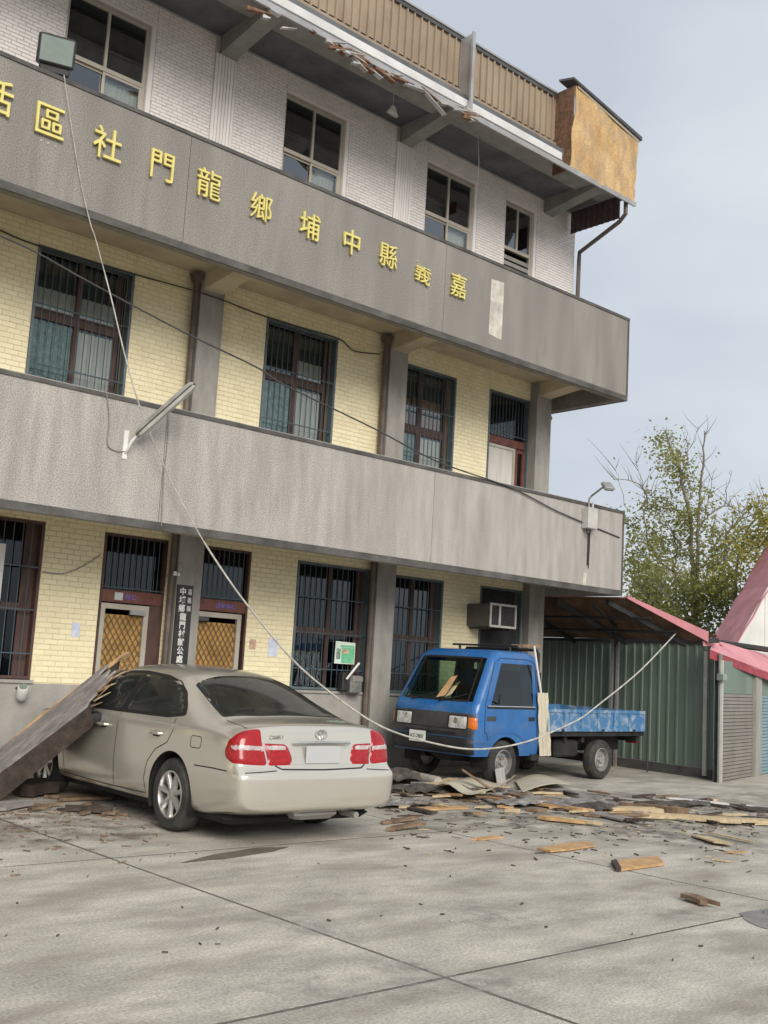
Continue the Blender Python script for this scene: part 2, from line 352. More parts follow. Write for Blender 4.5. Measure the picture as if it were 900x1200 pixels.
# tiles: running bond, each tile its own raised block
def tiles(rs, zmin, pw, ph, gap, mm, parent, keep=None, proud=.007):
    """rest of the tiles are one joined part; those for which keep() holds come back as a list of centres"""
    b = MB(); single = []
    for x0, x1, z0, z1 in rs:
        r0 = int(math.floor((z0-zmin)/ph)); r1 = int(math.ceil((z1-zmin)/ph))
        for r in range(r0, r1):
            za, zb = max(zmin+r*ph, z0), min(zmin+(r+1)*ph, z1)
            if zb-za < .02: continue
            sh = pw*.5*(r % 2)+.013*math.sin(r*1.7)*(pw > .15)
            c0 = int(math.floor((x0-sh)/pw))
            for c in range(c0, c0+int((x1-x0)/pw)+3):
                xa, xb = max(c*pw+sh, x0), min((c+1)*pw+sh, x1)
                if xb-xa < .02: continue
                if keep and len(single) < 298 and zb-za > ph-.002 and xb-xa > pw-.002 and keep((xa+xb)/2, (za+zb)/2):
                    single.append(((xa+xb)/2, (za+zb)/2)); continue
                p = proud+RNG.uniform(-.0015, .0015); q = gap/2; e = .003
                A = [(xa+q, YW, za+q), (xb-q, YW, za+q), (xb-q, YW, zb-q), (xa+q, YW, zb-q)]
                B = [(xa+q+e, YW-p, za+q+e), (xb-q-e, YW-p, za+q+e), (xb-q-e, YW-p, zb-q-e), (xa+q+e, YW-p, zb-q-e)]
                b.add(A+B, [(4, 5, 6, 7), (0, 1, 5, 4), (1, 2, 6, 5), (2, 3, 7, 6), (3, 0, 4, 7)])
    o = b.build('tile_cladding', mm, parent, fix=False); o['kind'] = 'stuff'
    return single
PW, PH = .178, .068
r1 = [(a, b, max(c, 1.13), d) for a, b, c, d in rects(XL, 14.95, 0, S2, op1) if d > 1.2]
def cut_cols(rs, cols=None):
    res = []
    for a, b, c, d in rs:
        seg = [(a, b)]
        for cx in (cols or COLX):
            s2 = []
            for p, q in seg:
                if cx-.195 > p and cx+.195 < q: s2 += [(p, cx-.195), (cx+.195, q)]
                elif p < cx-.195 < q: s2.append((p, cx-.195))
                elif p < cx+.195 < q: s2.append((cx+.195, q))
                elif not (cx-.195 <= p and q <= cx+.195): s2.append((p, q))
            seg = s2
        res += [(p, q, c, d) for p, q in seg if q-p > .02]
    return res
near = tiles(cut_cols(r1), 1.13, PW, PH, .007, m_tile_y, w1, lambda x, z: 5.83 < x < 6.65 or (8.98 < x < 9.83 and z > 1.3))
tl = MB(); q = .0035; e = .003
tl.add([(-PW/2+q, 0, -PH/2+q), (PW/2-q, 0, -PH/2+q), (PW/2-q, 0, PH/2-q), (-PW/2+q, 0, PH/2-q), (-PW/2+q+e, -.007, -PH/2+q+e), (PW/2-q-e, -.007, -PH/2+q+e), (PW/2-q-e, -.007, PH/2-q-e), (-PW/2+q+e, -.007, PH/2-q-e)], [(4, 5, 6, 7), (0, 1, 5, 4), (1, 2, 6, 5), (2, 3, 7, 6), (3, 0, 4, 7)])
me = bpy.data.meshes.new('tile'); me.from_pydata(tl.v, [], tl.f); me.materials.append(m_tile_y)
for x, z in near:
    share('tile', me, w1, (x-6, RNG.uniform(-.001, .001), z))
tiles(cut_cols(rects(XL, 15.0, S2+.15, S3, op2)), S2, PW, PH, .007, m_tile_y, w2)
# third storey: tile fields, plain lintel bands, ribbed pilasters at the columns
r3 = cut_cols(rects(XL, XW3, S3+.15, SR-.02, op3), COLX[:4])
tiles(r3, S3, .168, .052, .008, m_tile_w, w3, proud=.006)
for cx in COLX[:4]:
    b = MB()
    for k in range(7): b.box(cx-.19+k*.054, cx-.19+k*.054+.046, YW-.03, YW, S3+.15, 10.33)
    b.build('ribbed_pilaster', m_tile_w, BL)
# reveals of the third storey windows
for a, b_, c, d in op3[2:]:
    part('window_reveal', m_tile_w, BL, (b_-.075, b_-.004, YW+.0, YW+.11, c, d-.0), (a, b_, YW-.012, YW+.10, d+.002, d+.05))
# plinth
b = MB()
for a, c, d, e in rects(XL, XW, 0, 1.12, [(o[0], o[1], o[2], 1.2) for o in op1 if o[2] < 1]): b.box(a, c, YW-.022, YW, d, e)
for o in op1:
    if o[2] > 1: b.box(o[0]-.03, o[1]+.03, YW-.05, YW+.2, 1.121, 1.16)
b.build('plinth', m_plinth, BL)
# columns, haunched beams, downpipes
for k, cx in enumerate(COLX):
    x0, x1 = cx-.195, cx+.195
    if k == 4: x1 = XW+.004
    part('column', m_col, BL, (x0, x1, YW-.17, YW-.002, 0.0, S2-.002))
    part('column', m_col, BL, (x0, x1, YW-.17, YW-.002, S2+.13, S3-.002))
    for zt, zb0, zb1 in ((S3, 6.69, 6.83), (S2, 3.19, 3.33)):
        MB().hexa([(x0+.04, YP+.15, zb1), (x1-.04, YP+.15, zb1), (x1-.04, YW-.17, zb0), (x0+.04, YW-.17, zb0), (x0+.04, YP+.15, zt-.001), (x1-.04, YP+.15, zt-.001), (x1-.04, YW-.17, zt-.001), (x0+.04, YW-.17, zt-.001)]).build('balcony_beam', m_soffit, BL)
    if k < 4:
        for za, zb_ in ((.05, S2-.05), (S2+.16, S3-.06)):
            px = x0-.055
            b = MB().tube([(px, YW-.12, za), (px, YW-.12, zb_-.12)], .045, 8)
            b.hexa([(px-.05, YW-.17, zb_-.12), (px+.05, YW-.17, zb_-.12), (px+.05, YW-.07, zb_-.12), (px-.05, YW-.07, zb_-.12), (px-.08, YW-.2, zb_), (px+.08, YW-.2, zb_), (px+.08, YW-.04, zb_), (px-.08, YW-.04, zb_)])
            b.build('downpipe', m_pipe, BL, smooth=True)
# balcony slabs and parapets
SEAM = [XL, -2.6, 1.95, 6.50, 11.05, XE]
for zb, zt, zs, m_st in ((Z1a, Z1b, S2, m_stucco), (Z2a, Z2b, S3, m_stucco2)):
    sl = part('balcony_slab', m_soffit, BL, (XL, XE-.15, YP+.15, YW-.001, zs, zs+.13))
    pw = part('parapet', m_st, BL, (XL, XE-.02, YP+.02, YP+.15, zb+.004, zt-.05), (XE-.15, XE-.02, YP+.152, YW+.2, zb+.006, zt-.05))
    for i in range(len(SEAM)-1):
        a, c = SEAM[i]+.004, SEAM[i+1]-.004
        part('parapet_panel', m_st, pw, (a, c, YP, YP+.0199, zb+.095, zt-.05))
    part('parapet_panel', m_st, pw, (XE-.0199, XE, YP+.0, YW+.2, zb+.095, zt-.05))
    part('drip_band', m_band, pw, (XL, XE+.006, YP-.008, YP+.0195, zb, zb+.092), (XE-.0195, XE+.006, YP+.022, YW+.2, zb, zb+.092))
    part('coping', m_band, pw, (XL, XE+.012, YP-.015, YP+.17, zt-.049, zt), (XE-.17, XE+.012, YP+.172, YW+.2, zt-.049, zt))
    part('corner_trim', m_band, pw, (XE-.035, XE+.008, YP-.010, YP-.0005, zb+.0925, zt-.0495))
part('coping_line', m_copl, BL, (XL, XE-.5, YP+.0, YP+.08, Z1b+.0005, Z1b+.012))
# repaired strip on the upper parapet
b = MB(); b.prism([(12.06, YP-.004, 6.86), (12.36, YP-.004, 6.82), (12.37, YP-.004, 7.78), (12.07, YP-.004, 7.76)], (0, .0035, 0)); b.build('plaster_patch', mat('bare_plaster', (.60, .57, .50), .9, var=.2, scale=6, dirt=(.40, .30, .25), dirt_scale=5), BL)
p = onY(685, 683, YP-.004); b = MB().box(p[0]-.05, p[0]+.04, YP-.004, YP-.0005, p[2]-.13, p[2]+.17); b.build('plaster_patch', MATS['bare_plaster'], BL)

# gold lettering on the upper parapet, read right to left
LET = [('嘉', 537, 335, .40), ('義', 496, 319, .38), ('縣', 455, 300, .40), ('中', 412, 284, .40), ('埔', 363, 265, .40), ('鄉', 306, 243, .40), ('龍', 245, 216, .42), ('門', 190, 195, .42), ('社', 126, 169, .43), ('區', 59, 142, .44), ('活', -4, 112, .44)]
for k, (ch, px, py, sz) in enumerate(LET):
    c = onY(px, py, YP-.03)
    place_text(ch, sz*.98, (c[0], YP-.03, c[2]), BL, m_gold, 'sign_character', fat=.0015*(ch not in '義縣鄉龍'), extr=.016, squash=.92, roll=-.16 if ch == '義' else 0, drop=(lambda x, z: z > .07 and x > -.1) if ch == '義' else None)
    b = MB()
    for dx in (-.1, .1): b.tube([(c[0]+dx, YP-.02, c[2]+.02), (c[0]+dx, YP+.01, c[2]+.02)], .008, 5)
    b.build('letter_pin', m_band, BL)
for dx, dz in ((-.08, -.26), (0, -.262), (.09, -.27)):
    c = onY(59, 142, YP-.006); part('glue_dab', m_copl, BL, (c[0]+dx-.012, c[0]+dx+.012, YP-.006, YP-.0003, c[2]+dz-.012, c[2]+dz+.012))

# ------------------------------------------------------------------ windows and doors
def bars(x0, x1, z0, z1, y, step, rails, parent, r=.005, mm=None):
    b = MB(); n = max(2, int(round((x1-x0)/step)))
    for k in range(1, n): x = x0+(x1-x0)*k/n; b.box(x-r, x+r, y-r, y+r, z0, z1)
    for z in rails: b.box(x0, x1, y-r*1.6-.001, y+r*1.6+.001, z-r*1.5, z+r*1.5)
    return b.build('security_bars', mm or m_bar, parent)
def frame(name, x0, x1, z0, z1, y0, y1, t, mm, parent):
    return part(name, mm, parent, (x0, x0+t, y0, y1, z0, z1), (x1-t, x1, y0, y1, z0, z1), (x0+t, x1-t, y0, y1, z1-t, z1), (x0+t, x1-t, y0, y1, z0, z0+t))
def pane(x0, x1, z0, z1, y, mm, parent): return part('pane', mm, parent, (x0, x1, y, y+.006, z0, z1))
def curtain(x0, x1, z0, z1, y, mm, parent, amp=.012, per=.07):
    n = int((x1-x0)/per*6)+2
    P = [[(x0+(x1-x0)*k/(n-1), y+amp*math.sin(k*2*math.pi/6)+RNG.uniform(-.003, .003), z) for k in range(n)] for z in (z0, z1)]
    return MB().grid(P).build('curtain', mm, parent, smooth='all', fix=False)
for i, (a, b_, c, d) in enumerate(op3):
    wn_ = frame('window', a+.004, b_-.08, c+.004, d-.004, YW+.06, YW+.11, .045, m_alu, BL)
    a2, b2 = a+.05, b_-.125; mid = (a2+b2)/2; tr = 9.37
    part('mullion', m_alu, wn_, (mid-.02, mid+.02, YW+.055, YW+.105, tr+.03, d-.05)); part('transom', m_alu, wn_, (a2, b2, YW+.045, YW+.112, tr-.03, tr+.03))
    for (p, q) in ((a2, mid-.02), (mid+.02, b2)):
        pane(p, q, tr+.03, d-.05, YW+.08, m_glass3, wn_)
    if i == 5:
        bb = MB()
        for k in range(7): bb.box(a2, b2, YW+.06, YW+.075, 8.5+k*.11, 8.5+k*.11+.075)
        bb.build('louvre', m_core, wn_)
    else:
        frame('sash', a2, mid+.03, c+.05, tr-.032, YW+.085, YW+.105, .03, m_alu, wn_); frame('sash', mid-.02, b2, c+.05, tr-.032, YW+.055, YW+.08, .035, m_alu, wn_)
        pane(a2+.03, mid, c+.08, tr-.06, YW+.093, m_glass3, wn_); pane(mid+.015, b2-.035, c+.085, tr-.067, YW+.064, m_glass, wn_)
        curtain(mid-.02, b2, c+.05, tr-.05, YW+.17, m_curt, wn_, .006)
    curtain(a2, b2, tr+.25, d-.03, YW+.3, m_dark, wn_)
for i, (a, b_, c, d) in enumerate(op2):
    t = .034; door = i == 5
    wn_ = frame('window', a+.003, b_-.003, c+.003, d-.003, YW-.015, YW+.10, t, m_blue, BL)
    a2, b2 = a+t, b_-t
    if not door:
        bars(a2, b2, c+t, d-t, YW+.0, .098, (c+.3, 5.12, 5.9), wn_)
        mid = a+(b_-a)*(.49 if i != 4 else .45); tr = 5.82 if i != 4 else 5.55
        part('wooden_frame', m_brown, wn_, (mid-.035, mid+.035, YW+.12, YW+.18, c+t, d-t), (a2, mid-.036, YW+.12, YW+.18, tr-.07, tr+.07), (mid+.036, b2-.12, YW+.12, YW+.18, tr-.07, tr+.07), (b2-.12, b2-.06, YW+.12, YW+.18, c+t, d-t))
        if i == 4:
            for p, q, z0, z1 in ((a2, mid-.2, 5.65, 5.82), (mid-.12, b2-.14, 5.65, 5.85), (a2, mid-.2, 5.92, 6.07), (mid-.12, b2-.14, 5.92, 6.12)):
                part('wooden_panel', m_ply_in, wn_, (p, q, YW+.15, YW+.165, z0, z1)) if 'm_ply_in' in globals() else part('wooden_panel', mat('inner_board', (.42, .24, .13), .7, var=.25, scale=6), wn_, (p, q, YW+.19, YW+.2, z0, z1))
        for p, q, z0, z1 in ((a2, mid-.036, tr+.07, d-t), (mid+.036, b2-.12, tr+.07, d-t), (a2, mid-.036, c+t, tr-.07), (mid+.036, b2-.12, c+t, tr-.07)):
            pane(p, q, z0, z1, YW+.15, m_glass, wn_)
        gl = (i in (2,))
        if i != 4: curtain(a2 if i != 3 else mid, b2-.1, tr+.06, tr+.36, YW+.185, m_curt, wn_)
        curtain(a2, b2-.05, tr+.3, d-t, YW+.24, m_dkteal, wn_)
        curtain(a2, mid, c+t, tr-.07, YW+.185, m_curtg, wn_); curtain(mid+.02, b2-.1, c+t, tr-.1, YW+.185, m_curt, wn_)
    else:
        bars(a2, b2, 5.84, d-t, YW+.0, .085, (5.85,), wn_)
        part('transom', m_redw, wn_, (a2, b2, YW+.05, YW+.12, 5.66, 5.80))
        pane(a2, b2, 5.81, d-t, YW+.1, m_glassd, wn_); curtain(a2, a2+.6, 5.81, 6.1, YW+.16, m_curt, wn_)
        frame('door_leaf', a2, b2-.28, c+t, 5.64, YW+.03, YW+.08, .05, m_alu, wn_); pane(a2+.05, b2-.33, c+.1, 5.59, YW+.05, m_curt, wn_)
        frame('door_frame', b2-.27, b2, c+t, 5.64, YW+.04, YW+.1, .07, m_redw, wn_); pane(b2-.2, b2-.07, c+.1, 5.57, YW+.07, m_glassd, wn_)
for i, (a, b_, c, d) in enumerate(op1):
    if c > 1:
        wn_ = frame('window', a+.003, b_-.003, c+.04, d-.003, YW-.012, YW+.10, .035, m_blue if i > 4 else m_brown, BL)
        if i == 7: continue
        bars(a+.035, b_-.035, c+.06, d-.035, YW+.0, .105 if i != 2 else .125, (c+.35, 2.02, 2.55), wn_)
        mid = (a+b_)/2
        part('wooden_frame', m_brown, wn_, (mid-.03, mid+.03, YW+.1, YW+.15, c+.06, d-.03), (a+.03, b_-.03, YW+.101, YW+.149, 2.0, 2.1), (b_-.2, b_-.036, YW+.1, YW+.16, c+.06, d-.03))
        pane(a+.03, b_-.03, c+.06, 2.0, YW+.12, m_glassd, wn_); pane(a+.03, b_-.03, 2.1, d-.03, YW+.12, m_glassd, wn_)
        curtain(a, b_, c+.05, 2.05, YW+.2, m_curtb, wn_); curtain(a, b_, 2.06, d, YW+.24, m_curtr, wn_)
m_bmesh = mat('grille_ochre_board', (.50, .29, .09), .7, var=.2, scale=4)
m_purple = mat('purple_lettering', (.22, .16, .55), .6, var=.05)
m_dframe = mat('beige_door_metal', (.47, .43, .36), .45, metal=.25, var=.1)
for i, tx in ((3, '辦公'), (4, '活動中心')):
    a, b_, c, d = op1[i]; dw = .90
    dr = frame('doorway', a+.003, b_-.003, 0.002, d-.003, YW-.01, YW+.12, .03, m_brown, BL)
    bars(a+.03, b_-.03, 2.38, d-.03, YW+.01, .085, (2.40,), dr); pane(a+.03, b_-.03, 2.38, d-.03, YW+.07, m_glassd, dr); curtain(a, b_, 2.38, d, YW+.2, m_curtb, dr)
    part('transom', m_redw, dr, (a+.03, b_-.03, YW+.0, YW+.1, 2.21, 2.37))
    xr = b_-.03 if i == 4 else b_-.15
    lf = frame('door_leaf', a+.03, xr-.06, .03, 2.19, YW+.0, YW+.05, .07, m_dframe, dr)
    part('door_closer', m_pvc, dr, (xr-.35, xr-.12, YW-.04, YW-.001, 2.06, 2.12)) if i == 3 else part('door_closer', m_flash, dr, (a+.05, a+.25, YW-.04, YW-.001, 2.06, 2.12))
    if i == 3: part('door_post', m_brown, dr, (xr-.058, b_-.031, YW+.0, YW+.11, .03, 2.205))
    part('door_board', m_bmesh, dr, (a+.10, xr-.13, YW+.055, YW+.065, .1, 2.05))
    bb = MB(); x0, x1, z0, z1 = a+.10, xr-.13, .1, 2.05; st = .085; wdt = .006
    for s in (1, -1):
        n = int(((x1-x0)+(z1-z0)*.62)/st)+2
        for k in range(n+1):
            if s == 1: xa = x0-(z1-z0)*.62+k*st; pts = [(xa, z0), (xa+(z1-z0)*.62, z1)]
            else: xa = x0+k*st; pts = [(xa, z0), (xa-(z1-z0)*.62, z1)]
            (ax, az), (bx, bz) = pts
            def clip(ax, az, bx, bz):
                t0, t1 = 0, 1; dx = bx-ax
                for lim, sg in ((x0, 1), (x1, -1)):
                    f0, f1 = (ax-lim)*sg, (bx-lim)*sg
                    if f0 < 0 and f1 < 0: return None
                    if f0 < 0: t0 = max(t0, f0/(f0-f1))
                    elif f1 < 0: t1 = min(t1, f0/(f0-f1))
                return None if t0 >= t1 else (ax+dx*t0, az+(bz-az)*t0, ax+dx*t1, az+(bz-az)*t1)
            cpt = clip(ax, az, bx, bz)
            if cpt:
                ax, az, bx, bz = cpt; y = YW+.03+.006*s
                bb.hexa([(ax-wdt, y-.003, az), (ax+wdt, y-.003, az), (ax+wdt, y+.003, az), (ax-wdt, y+.003, az), (bx-wdt, y-.003, bz), (bx+wdt, y-.003, bz), (bx+wdt, y+.003, bz), (bx-wdt, y+.003, bz)])
    bb.build('lattice', mat('lattice_metal', (.20, .13, .06), .5, metal=.3), lf)
    cx = (a+b_)/2+(.08 if i == 4 else -.02)
    place_text(tx, .085, (cx, YW-.004, 2.29), dr, m_purple, 'lettering', extr=.003)
    if i == 3: part('name_tag', mat('pale_tag', (.55, .58, .6), .6), dr, (cx-.24, cx-.12, YW-.006, YW-.001, 2.24, 2.34))

# ------------------------------------------------------------------ roof edge
YG = 11.5
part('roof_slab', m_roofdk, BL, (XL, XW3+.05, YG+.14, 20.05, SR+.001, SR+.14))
for cx in COLX[1:4]+[15.25]:
    MB().hexa([(cx-.13, YG+.2, 10.50), (cx+.13, YG+.2, 10.50), (cx+.13, YW-.0305, 10.33), (cx-.13, YW-.0305, 10.33), (cx-.13, YG+.2, SR), (cx+.13, YG+.2, SR), (cx+.13, YW-.0305, SR), (cx-.13, YW-.0305, SR)]).build('roof_bracket', m_bracket, BL)
part('soffit_board', m_bracket, BL, (XL, XW3-.3, YG+.16, YG+.72, 10.565, SR))
XR = 15.92
b = MB()                                         # gutter: open channel along the eave
prof = [(YG+.20, 10.56), (YG+.0, 10.30), (YG-.06, 10.28), (YG-.07, 10.36), (YG-.05, 10.365), (YG-.045, 10.31), (YG+.0, 10.325), (YG+.19, 10.60)]
n = 60; rows = []
for k in range(n+1):
    x = XL+(XR-XL)*k/n; w = RNG.uniform(-.012, .012) if 4 < x < 12 else 0
    rows.append([(x, y+w, z+w*.8) for y, z in prof])
for k in range(n):
    for j in range(len(prof)-1):
        b.add([rows[k][j], rows[k+1][j], rows[k+1][j+1], rows[k][j+1]], [(0, 1, 2, 3)])
b.build('gutter', m_steel, BL, smooth=True)
part('eave_pipe', mat('white_sheet_metal', (.72, .71, .69), .4, metal=.2, var=.1, scale=3), BL, (XL, 13.9, YG+.07, YG+.17, 10.50, 10.63))
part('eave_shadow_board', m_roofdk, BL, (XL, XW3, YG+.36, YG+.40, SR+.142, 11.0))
part('fascia_rail', m_siding, BL, (XL, 14.0, YG+.30, YG+.335, 10.86, 10.93))
# tan siding: single ribbed sheets
ys = YG+.36; z0, z1 = 10.86, 11.86; x = XL; sw = .62
while x < 14.0:
    x1 = min(x+sw, 14.02); P0 = []; k = 0; xx = x
    pts = []
    while xx < x1-.001:
        for dx, dy in ((0, 0), (.115, 0), (.122, -.035), (.147, -.035)):
            if xx+dx < x1: pts.append((xx+dx, ys+dy))
        xx += .155
    pts.append((x1-.002, ys))
    MB().grid([[(a, c, z) for a, c in pts] for z in (z0+RNG.uniform(-.02, .01), z1)], thick=(0, .004, 0)).build('siding_sheet', m_siding, BL)
    x = x1
part('siding_cap', m_steel, BL, (XL, 13.99, ys-.06, ys+.14, z1+.001, z1+.035))
part('siding_cap', m_flash, BL, (XL, 13.985, ys-.04, ys-.024, z1-.07, z1))
part('roof_top', m_flash, BL, (XL, 14.2, ys+.02, 20.0, SR+.142, 11.3))
c = onY(538, 115, YG+.28)
b = MB().box(c[0]-.04, c[0]+.02, YG-.02, YG+.02, 10.40, 11.78).box(c[0]+.021, c[0]+.03, YG+.0, YG+.33, 10.7, 11.8); b.build('fascia_post', m_steel, BL)
# the surviving plywood end panel
PL = [(13.97, 10.33), (14.06, 10.9), (13.99, 11.3), (14.10, 11.93), (15.93, 11.60), (15.88, 10.31)]
n = 14; rows = []
for r in range(11):
    t = r/10; za = 10.33+t*(11.93-10.33); row = []
    for k in range(n+1):
        s = k/n; xl = 13.97+.13*t+.03*math.sin(t*11); xr = 15.86+.07*t+.012*math.sin(t*17)
        zt = 11.93-.33*s; row.append((xl+(xr-xl)*s, YG-.06+.012*math.sin(s*9+t*2), 10.33-.01*s+(zt-10.33)*t))
    rows.append(row)
for s0, s1 in ((0, 7), (7, 14)):
    MB().grid([r[s0:s1+1] if s0 == 0 else [(r[s0][0]+.008, r[s0][1]+.006, r[s0][2])]+[(p[0], p[1]+.006, p[2]) for p in r[s0+1:]] for r in rows], thick=(0, .02, 0)).build('plywood_sheet', m_ply, BL)
MB().hexa([(13.93, YG-.11, 11.96), (15.99, YG-.11, 11.60), (15.99, YG+.10, 11.60), (13.85, YG+.16, 11.98), (13.93, YG-.11, 12.0), (15.99, YG-.11, 11.67), (15.99, YG+.10, 11.67), (13.85, YG+.16, 12.02)]).build('panel_cap', m_flash, BL)
MB().hexa([(14.1, YG-.075, 11.88), (15.95, YG-.075, 11.555), (15.95, YG-.063, 11.555), (14.1, YG-.063, 11.88), (14.1, YG-.075, 11.945), (15.95, YG-.075, 11.615), (15.95, YG-.063, 11.615), (14.1, YG-.063, 11.945)]).build('panel_trim', m_alu, BL)
for q in ((15.84, 15.86, YG-.03, 12.4, 10.62, 11.5), (14.02, 14.05, YG-.045, ys+.02, 10.35, 11.9)): part('panel_side', m_rust, BL, q)
# ribbed sheet hanging below the end of the roof, gutter outlet and downpipe
b = MB(); pts = []
for k in range(9): pts += [(15.9, 12.95-k*.13), (15.9, 12.87-k*.13), (15.925, 12.85-k*.13)]
b.grid([[(a, c, z) for a, c in pts] for z in (10.15, 10.6)], thick=(.004, 0, 0)); b.build('hanging_sheet', mat('maroon_sheet', (.09, .06, .06), .6, var=.2), BL)
MB().tube([(15.75, YG+.05, 10.36), (15.75, YG+.05, 10.12), (15.78, YG+.2, 10.02), (16.13, YW-.1, 9.83), (16.15, YW-.08, 9.7), (16.15, YW-.06, 7.0), (16.15, YW-.06, 6.97)], .04, 8).build('downpipe', m_pipe, BL, smooth=True)
MB().tube([(15.3, YW-.14, 6.45), (15.42, YW-.12, 6.35), (15.6, YW+.1, 6.33), (15.6, YW+.1, 3.6)], .035, 8).build('downpipe', m_pvc, BL, smooth=True)
# torn sheet metal and splinters caught in the gutter
for k in range(44):
    px = RNG.choice([RNG.uniform(385, 560), RNG.uniform(300, 560)]); t = (px-300)/240; py = 8+t*122+RNG.uniform(-6, 8)
    c = onY(px, py, YG-.02); L_ = RNG.uniform(.08, .45); a = RNG.uniform(-.5, .4); h = RNG.uniform(.01, .05)
    MB().hexa([(c[0]-L_/2, YG-.06, c[2]-h-a*L_/2), (c[0]+L_/2, YG-.08, c[2]-h*.3+a*L_/2), (c[0]+L_/2, YG+.01, c[2]-h*.2+a*L_/2), (c[0]-L_/2, YG+.0, c[2]-h-a*L_/2), (c[0]-L_/2, YG-.06, c[2]+h*.4-a*L_/2), (c[0]+L_/2, YG-.08, c[2]+a*L_/2), (c[0]+L_/2, YG+.01, c[2]+.002+a*L_/2), (c[0]-L_/2, YG, c[2]+h*.5-a*L_/2)]).build('torn_scrap', RNG.choice([m_rust, m_rust, m_steel, m_copl]), BL)
c = onY(460, 130, YG+.5); b = MB().tube([(c[0], YG+.5, 10.56), (c[0]+.01, YG+.5, c[2]+.02)], .004, 4); b.hexa([(c[0]-.1, YG+.47, c[2]-.05), (c[0]+.1, YG+.47, c[2]-.07), (c[0]+.1, YG+.53, c[2]-.07), (c[0]-.1, YG+.53, c[2]-.05), (c[0]-.02, YG+.48, c[2]+.09), (c[0]+.04, YG+.48, c[2]+.07), (c[0]+.04, YG+.52, c[2]+.07), (c[0]-.02, YG+.52, c[2]+.09)]); b.build('dangling_scrap', m_copl, BL)

# ------------------------------------------------------------------ projected panels (windows, lamps, seams laid on a body's own surface)
class Surf:
    def __init__(s, obj):
        me = obj.data; s.t = BVHTree.FromPolygons([v.co.copy() for v in me.vertices], [tuple(p.vertices) for p in me.polygons])
    def patch(s, poly, o, ex, ey, d, off=.004, cell=.04, edge=.0008, dist=None):
        """polygon in the (ex, ey) plane through o, cast along d on to the body; returns an MB"""
        o, ex, ey, d = Vector(o), Vector(ex), Vector(ey), Vector(d)
        bm = bmesh.new(); bm.faces.new([bm.verts.new((x, y, 0)) for x, y in poly])
        xs = [p[0] for p in poly]; ys = [p[1] for p in poly]
        for lo, hi, no in ((min(xs), max(xs), (1, 0, 0)), (min(ys), max(ys), (0, 1, 0))):
            c = lo+cell
            while c < hi-.002:
                bmesh.ops.bisect_plane(bm, geom=bm.verts[:]+bm.edges[:]+bm.faces[:], plane_co=(c, c, 0), plane_no=no); c += cell
        bm.verts.ensure_lookup_table(); bm.edges.ensure_lookup_table(); res = MB(); idx = {}
        bnd = set(v for e in bm.edges if e.is_boundary for v in e.verts)
        for v in bm.verts:
            st = o+ex*v.co.x+ey*v.co.y; h = s.t.ray_cast(st, d)
            if h[0] is None:
                h = s.t.find_nearest(st+d*(dist or .3))
            n = h[1] if h[1].dot(d) < 0 else -h[1]
            idx[v] = len(res.v); res.v.append(tuple(h[0]+n*(edge if v in bnd else off)))
        for f in bm.faces: res.f.append(tuple(idx[v] for v in f.verts))
        bm.free(); return res
    def seam(s, pts, w, o, ex, ey, d, off=.0015, dist=None):
        res = MB()
        for (ax, ay), (bx, by) in zip(pts, pts[1:]):
            L_ = math.hypot(bx-ax, by-ay); nx, ny = -(by-ay)/L_*w/2, (bx-ax)/L_*w/2
            q = s.patch([(ax+nx, ay+ny), (bx+nx, by+ny), (bx-nx, by-ny), (ax-nx, ay-ny)], o, ex, ey, d, off, .06, off, dist); res.add(q.v, q.f)
        return res
def fin(mb, name, mm, parent, want, smooth='all'):
    """build a projected patch with its normals turned towards 'want' side"""
    me = bpy.data.meshes.new(name); me.from_pydata(mb.v, [], mb.f); me.update()
    w = Vector(want); tot = sum((p.normal.dot(w)*p.area for p in me.polygons))
    if tot < 0: me.flip_normals()
    return link(name, me, mm, parent, smooth)
def rounded(pts, r=.03, n=4):
    out = []; m_ = len(pts)
    for i in range(m_):
        p0, p1, p2 = Vector((*pts[i-1], 0)), Vector((*pts[i], 0)), Vector((*pts[(i+1) % m_], 0))
        a = (p0-p1); b = (p2-p1); ra = min(r, a.length*.45); rb = min(r, b.length*.45); A = p1+a.normalized()*ra; B = p1+b.normalized()*rb
        for k in range(n+1):
            t = k/n; q = A*(1-t)**2+p1*2*t*(1-t)+B*t*t; out.append((q.x, q.y))
    return out
def apply_mods(o):
    me = bpy.data.meshes.new_from_object(o.evaluated_get(bpy.context.evaluated_depsgraph_get())); o.modifiers.clear(); o.data = me; return o

m_paint = mat('champagne_paint', (.64, .605, .53), .20, metal=.6, var=.03, scale=.8, coat=.6, spk=.02, spk_scale=400, rvar=.03)
m_cglass = mat('tinted_car_glass', (.014, .016, .016), .06, spec=.6, var=.3, scale=2.5, c2=(.035, .038, .036), rvar=.02)
m_black = mat('black_rubber_trim', (.015, .015, .015), .55, var=.2)
m_tyre = mat('tyre_rubber', (.035, .034, .033), .8, var=.2, scale=8, dirt=(.16, .14, .12), dirt_scale=5, dirt_amt=.35)
m_alloy = mat('alloy_rim', (.60, .59, .57), .35, metal=.8, var=.12, scale=6)
m_chrome = mat('chrome', (.75, .75, .74), .15, metal=1, var=.05)
m_red = mat('red_lamp', (.38, .004, .008), .2, var=.2, scale=30, coat=.25)
m_clear = mat('clear_lamp', (.55, .47, .46), .2, var=.2, scale=25, coat=.3, c2=(.30, .25, .25))
m_plate = mat('blank_grey_plate', (.47, .475, .48), .5, var=.03)
m_under = mat('dark_underbody', (.012, .012, .012), .9)

CARX, CARY, CARR = 6.215, 8.72, -.02
CA = thing('car', 'champagne silver sedan crushed under a fallen fascia panel, seen from behind', 'car', (CARX, CARY, 0), CARR, local=True)
